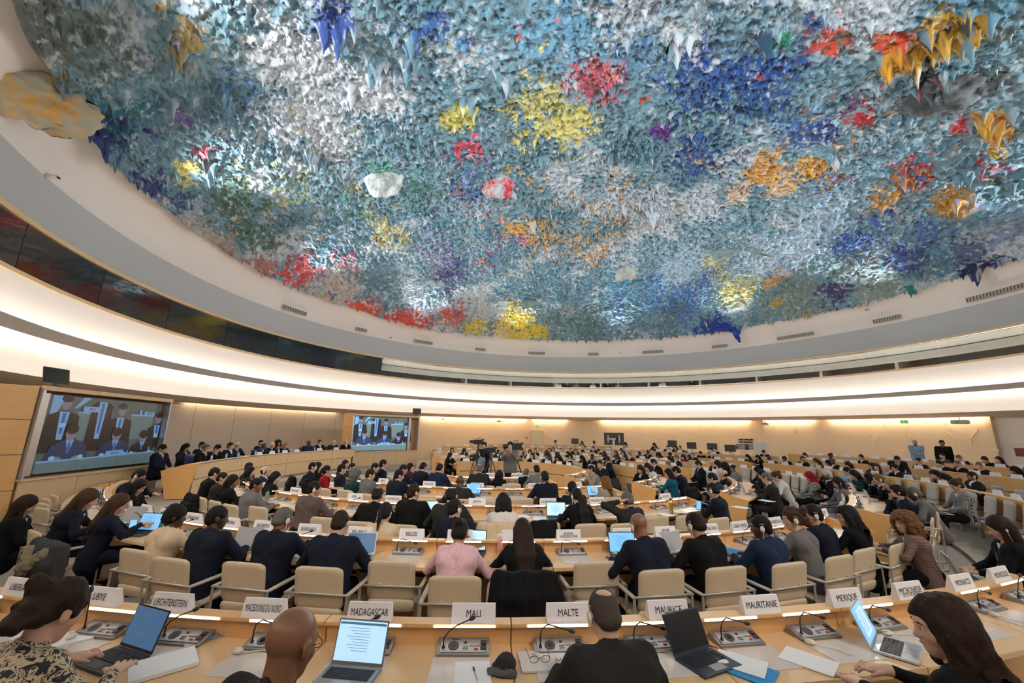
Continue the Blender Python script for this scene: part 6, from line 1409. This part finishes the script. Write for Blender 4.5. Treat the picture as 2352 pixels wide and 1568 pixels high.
for a in ((375, 1530, .24, .31, -42, PAPER, 'thick white document beside the black laptop', .018), (1085, 1552, .21, .28, 4, PAPER, 'white printed pages with a pen before MALI', .004), (1250, 1520, .30, .22, 2, mat('white_notebook', (.72, .67, .64), .5), 'closed white notebook under folded glasses', .008), (1712, 1538, .22, .31, 38, BLUEF, 'blue folder under the loose white sheet', .004), (1857, 1518, .21, .28, 34, PAPER, 'loose white pages before MEXIQUE seat', .004), (150, 1468, .21, .28, -40, PAPER, 'white notepad behind the curly updo', .006),
          (1685, 1266, .22, .28, 30, BLUEF, 'light blue folder before CABO VERDE', .004), (1215, 1275, .18, .2, 0, PAPER, 'folded white note beside the black jacket, second row', .004)):
    sheet(*a, c=CF if a[1] > 1300 else C2)
sheet(1700, 1522, .21, .28, 44, PAPER, 'loose white sheet lying on the blue folder', .002, c=CF, z=DT+.008)
for i, (x, y) in enumerate(((600, 1165), (1200, 1186), (1240, 1191), (1340, 1185), (1530, 1182), (1560, 1175), (1010, 1130), (1150, 1118), (1020, 1105), (1250, 1150), (1375, 1150), (1530, 1120), (1700, 1165), (1760, 1150))):
    sheet(x, y, .21, .28, (i*37) % 60-30, PAPER, f'white pages on a middle desk, {ordinal(i+1)} sheet', .003)
def pen(px, py, turn, m, label, c=CF):
    p = at(px, py, DT+.012); r = thing('pen', p, R_(turn), label, 'pen'); MB().tube([(-.06, 0, 0), (.055, 0, 0), (.07, 0, 0)], [.004, .004, .001], 8).build('barrel', m, r); MB().tube([(-.065, 0, 0), (-.02, 0, 0)], .005, 8).build('cap', BLACK, r)
pen(1092, 1546, -75, SILVER, 'black ballpoint pen on the white pages before MALI'); pen(1646, 1487, -35, RED, 'red pen beside the dark navy laptop')
# folded glasses, beanie, phone with lanyard
p = at(1240, 1522, DT+.022); r = thing('eyeglasses', p, R_(8), 'thin metal glasses standing on the white notebook', 'glasses'); m = MB()
for s in (-1, 1): m.tube([(s*.034+.027*math.cos(q), 0, .02+.018*math.sin(q)) for q in np.linspace(0, 2*math.pi, 17)], .0016, 6)
m.tube([(-.008, 0, .025), (.008, 0, .025)], .0016, 6); m.build('rims', BLACK, r, True)
for s in (-1, 1): MB().tube([(s*.061, 0, .025), (s*.066, .10, .03), (s*.064, .14, .015)], .0018, 6).build('temple', BLACK, r, True)
S = SDF((-.12, -.12, -.02), (.12, .16, .12), .004); S.cone((0, -.02, .0), (0, .07, .0), .085, .07, .03); S.ell((0, 0, -.06), (.2, .2, .06), None, .01, True); S.F += .6*.003*np.sin(S.ax[0]*260)[:, None, None]*np.ones_like(S.F); S.noise(.003, 60, 4)
r = thing('knit_beanie', at(1158, 1537, DT), R_(-10), 'black knitted beanie with fuzzy grey rim between the papers', 'hat'); r.scale = (.85, .85, .85); o = S.mesh('crown', mat('black_knit', (.018, .016, .016), .95, bump=.8, scale=90)); inst(o, 'crown', r)
S = SDF((-.13, -.14, -.02), (.13, .0, .09), .004); S.cone((-.08, -.085, .022), (.08, -.085, .022), .024, .024, .01); S.noise(.010, 70, 8); inst(S.mesh('rim', mat('grey_fleece', (.13, .13, .13), 1, bump=1, scale=160)), 'rim', r)
r = thing('smartphone', at(440, 1480, DT), R_(25), 'black-cased phone lying behind the black laptop', 'phone'); MB().box((0, 0, .006), (.075, .15, .010), bev=.004).build('case', BLACK, r); MB().box((0, 0, .0118), (.066, .14, .001)).build('screen', SCRG, r)
m = MB(); m.tube([(0, 0, .01), (.02, .03, .02), (.06, .02, .012), (.07, .06, .02), (.04, .09, .012), (.09, .10, .02), (.10, .05, .01)], .008, 6, flat=.5); o = m.build('lanyard_ribbon', LANY, smooth=True); o.location = at(462, 1473, DT); tag(o, 'bright blue lanyard ribbon crumpled beside the phone', 'lanyard')
def bottle(px, py, r0, h, m, cap, label, z=DT, c=K):
    r = thing('drink_bottle', at(px, py, z), 0, label, 'bottle'); b = MB(); prof = [(r0*.92, 0), (r0, .01), (r0, h*.72), (r0*.9, h*.78), (r0*.5, h*.85), (r0*.45, h*.9)]; n = 18
    b.sheet([[(q*math.cos(2*math.pi*k/n), q*math.sin(2*math.pi*k/n), z_) for k in range(n)] for q, z_ in prof], closed=True); b.build('body', m, r, True); MB().cyl((0, 0, h*.94), r0*.55, h*.13, 14).build('cap', cap, r)
bottle(1148, 1270, .032, .20, mat('pink_bottle', (.80, .42, .42), .3, kind='floral', col2=(.72, .03, .06), scale=30), WHITE, 'pink floral bottle left of the black jacket, second row')
bottle(1542, 1180, .036, .26, mat('gold_metal', (.62, .40, .10), .3, .8), BLACK, 'gold metal tumbler before KOWEIT'); bottle(612, 1150, .035, .20, mat('sage_metal', (.16, .26, .19), .4), BLACK, 'sage green tumbler before the grey suit'); bottle(366, 1216, .04, .22, mat('teal_bottle', (.12, .42, .48), .4), BLACK, 'teal bottle with black loop lid before AUTRICHE')
for i, x in enumerate((488, 521, 548, 587, 640, 668, 722)):
    p = pod_pt(x, .14, 1.13); r = thing('drink_bottle', p, 0, f'small water bottle on the podium desk, {ordinal(i+1)} from the left', 'bottle'); MB().cyl((0, 0, .075), .03, .15, 14).build('body', mat('clear_bottle', (.40, .50, .75), .15), r, True); MB().cyl((0, 0, .17), .012, .04, 10).build('cap', mat('blue_cap', (.03, .06, .5), .4), r)
# held phones and cards
for (px, py, z, rz, m, lab) in ((757, 1243, .93, 20, SCRL, 'lit phone held up behind BARBADE'), (1605, 1160, .95, -30, SCRB, 'phone with blue screen held at the right of the third row'), (1362, 1123, .9, 0, WHITE, 'white card held over the blue laptop'), (305, 1207, .86, 40, SCRB, 'tablet held by the person with glasses, second row left')):
    r = thing('smartphone', at(px, py, z), R_(rz), lab, 'phone'); T = Matrix.Rotation(R_(-35), 4, 'X'); MB().box((0, 0, 0), (.076, .009, .155), bev=.003, M=T).build('case', BLACK, r); MB().box((0, -.0055, 0), (.068, .001, .145), M=T).build('screen', m, r)
# laptops and notes on laps
for i, (px, py, z, rz, m, lab) in enumerate(((2010, 1330, .66, 0, 0, ''),)): pass
def lap_laptop(px, kind, label):
    P = BYPX[px]; f = P.rotation_euler.z; q = P.matrix_basis @ Vector((0, .50, .575)); return copy_tree(LAPS[kind], q, f, label, 'laptops held on laps')
lap_laptop(2297, 'grey', 'silver laptop on the lap at the right edge'); lap_laptop(1860, 'think', 'dark laptop on the lap of the red headscarf'); lap_laptop(1471, 'grey', 'open laptop on the lap in the right aisle'); lap_laptop(318, 'grey', 'open laptop on the lap beside the dim video wall'); lap_laptop(2197, 'dark', 'silver laptop on the lap of the checked sweater')
# coats hung over chairs
def coat(px, py, c, m, label, wd=.25, ln=.62, hood=None, z=.91, turn=0., puffy=0):
    p = at(px, py, z); f = math.atan2(c[1]-p.y, c[0]-p.x)+R_(turn); S = SDF((-.42, -.28, -.05), (.42, .22, 1.0), .013); b = .87-ln
    for x0, x1 in ((-.9, -1.25), (-.6, -.85), (-.3, -.42), (0, 0), (.3, .42), (.6, .85), (.9, 1.25)): S.cone((x0*wd, -.02, .85), (x0*wd, -.075, .70), .045, .05, .03); S.cone((x0*wd, -.075, .70), (x1*wd, -.10, b), .05, .06, .04)
    for s in (-1, 1): S.cone((s*wd*1.0, .0, .84), (s*wd*1.35, -.03, .50), .05, .045, .03); S.cone((s*wd*1.35, -.03, .50), (s*wd*1.3, -.04, max(b, .3)), .045, .04, .03)
    S.cone((-wd*.9, .03, .84), (wd*.9, .03, .84), .045, .045, .03); S.cone((-wd*.8, .06, .80), (-wd*.8, .06, .66), .03, .03, .03); S.cone((wd*.8, .06, .80), (wd*.8, .06, .66), .03, .03, .03)
    S.noise(.022, 7, 13, (1.6, 1, .5)); 
    if puffy: S.F += (.010*np.abs(np.sin(S.ax[2]*38))).astype(np.float32)[None, None, :]
    r = thing('coat', (p.x, p.y, 0), f-math.pi/2, label, 'coat'); inst(S.mesh('coat_body', m), 'coat_body', r)
    if hood: S = SDF((-.35, -.28, .5), (.35, .2, 1.05), .012); S.cone((-.17, -.08, .80), (0, -.15, .66), .055, .06, .03); S.cone((0, -.15, .66), (.17, -.08, .80), .06, .055, .03); S.noise(.03, 36, 3); inst(S.mesh('fur_trim', hood), 'fur_trim', r)
coat(1207, 1306, C2, CL['bk'][1], 'long black coat draped over the chair right of the pink shawl', .25, .72); coat(118, 1238, C2, mat('charcoal_parka', (.022, .024, .028), .8, bump=.3, scale=60), 'dark parka with pale fur hood over the chair at left', .27, .78, mat('pale_fur', (.36, .29, .20), 1, bump=1, scale=200, var=.4))
coat(1145, 1196, K, CL['cr'][1], 'beige coat with buttons over the chair behind the high collar', .24, .36); coat(444, 1132, K, CL['bk'][1], 'black puffer coat on the leftmost chair of the third row', .24, .45, puffy=1); coat(706, 1092, K, CL['bk'][1], 'black coats piled on a chair left of the fourth row', .27, .5, puffy=1); coat(672, 1092, K, CL['bk'][1], 'black coat on the chair left of the puffer pile', .2, .5); chair_at_top(672, 1092, K, label='chair under the black coat left of the fourth row'); chair_at_top(706, 1092, K, label='chair under the piled black coats, fourth row')
coat(1248, 1192, K, CL['bk'][1], 'black scarf and coat over the chair right of JAPON', .14, .3); coat(1408, 1098, K, CL['ch'][1], 'dark coat hanging at the right aisle chair', .2, .6); coat(1588, 1118, K, CL['bk'][1], 'black coat behind the teal jacket', .22, .6); coat(2245, 1130, K, CL['bk'][1], 'black coat behind the checked sweater', .24, .6, mat('denim_lining', (.10, .14, .17), .9)); coat(1277, 1140, K, CL['bk'][1], 'black jacket over the chair behind CAMEROUN', .2, .3); coat(1735, 1112, K, CL['bk'][1], 'dark coat on a right block chair', .2, .4)
# film cameras on tripods in the middle
def tripod(px, r_, far, label, hgt=1.5, face=80, big=1., dz=0.):
    q = ring_hit(px, r_, far); r = thing('video_camera', (q[0], q[1], 0), R_(face), label, 'video camera'); m = MB()
    for k in range(3): a = k*2.094+.5; m = MB(); m.tube([(0, 0, hgt-.12), (.2*math.cos(a), .2*math.sin(a), hgt*.55), (.42*math.cos(a), .42*math.sin(a), .02)], [.022*big, .018*big, .012*big], 6); m.build('leg', BLACK, r)
    m = MB(); m.cyl((0, 0, hgt-.06), .05, .12, 12); m.tube([(0, 0, hgt-.05), (-.25, 0, hgt-.15)], .012, 6); m.build('pan_head', DGREY, r)
    MB().box((0, 0, hgt+.08*big), (.34*big, .13*big, .17*big), bev=.015).build('camera_body', BLACK, r); m = MB(); m.cyl((0, 0, 0), .055*big, .16*big, 14, 0, Matrix.Translation((.24*big, 0, hgt+.09*big)) @ Matrix.Rotation(R_(90), 4, 'Y')); m.build('lens', BLACK, r, True)
    m = MB(); m.tube([(.05, 0, hgt+.17*big), (.05, 0, hgt+.22*big), (-.1, 0, hgt+.22*big), (-.1, 0, hgt+.17*big)], .012, 6); m.box((-.17*big, .07, hgt+.16*big), (.1, .06, .07), bev=.01); m.build('handle_viewfinder', DGREY, r); return r
tripod(1096, .9, False, 'small video camera on a tripod beside the grey-blue jacket', 1.22, 175, .8); tripod(1128, .6, False, 'video camera on a tall tripod right of the grey-blue jacket', 1.42, 180, .9); tripod(1183, .8, False, 'large black broadcast camera on a heavy tripod', 1.5, 200, 1.35); tripod(1098, 1.9, True, 'black video camera beside the operator with headphones', 1.6, 180, 1.1)
# bags on the floor
def bag(px, py, z, m, label, s=1.): 
    S = SDF((-.25, -.18, -.02), (.25, .18, .42), .014); S.cone((-.12, 0, .09), (.12, 0, .09), .10, .10, .03); S.cone((-.08, 0, .2), (.08, 0, .2), .07, .07, .04); S.ell((0, 0, -.3), (.6, .6, .3), None, .01, True); S.noise(.02, 9, 2)
    r = thing('bag', at(px, py, z), .4, label, 'bag'); r.scale = (s, s, s); inst(S.mesh('bag_body', m), 'bag_body', r); MB().tube([(-.09, 0, .24), (-.06, .02, .36), (.06, .02, .36), (.09, 0, .24)], .01, 6).build('strap', m, r, True)
bag(392, 1108, .22, CL['bk'][1], 'black bag on the podium floor by the first chairs'); bag(690, 1395, 0, CL['ch'][1], 'dark bag under the second row chairs'); bag(1995, 1310, 0, CL['bk'][1], 'black leather bag on the floor behind MEXIQUE'); bag(2268, 1222, 0, CL['bk'][1], 'black bag below the grey pedestal chairs at right', .9); bag(2110, 1158, 0, CL['bk'][1], 'black bag on the seat row in the right block', .9)
chair(at(390, 1116, .22).x, at(390, 1116, .22).y, .22, R_(10), 'beige chair at the left end of the podium', 1, 0); chair(at(430, 1112, .22).x, at(430, 1112, .22).y, .22, R_(5), 'beige chair second at the left end of the podium', 1, 0)
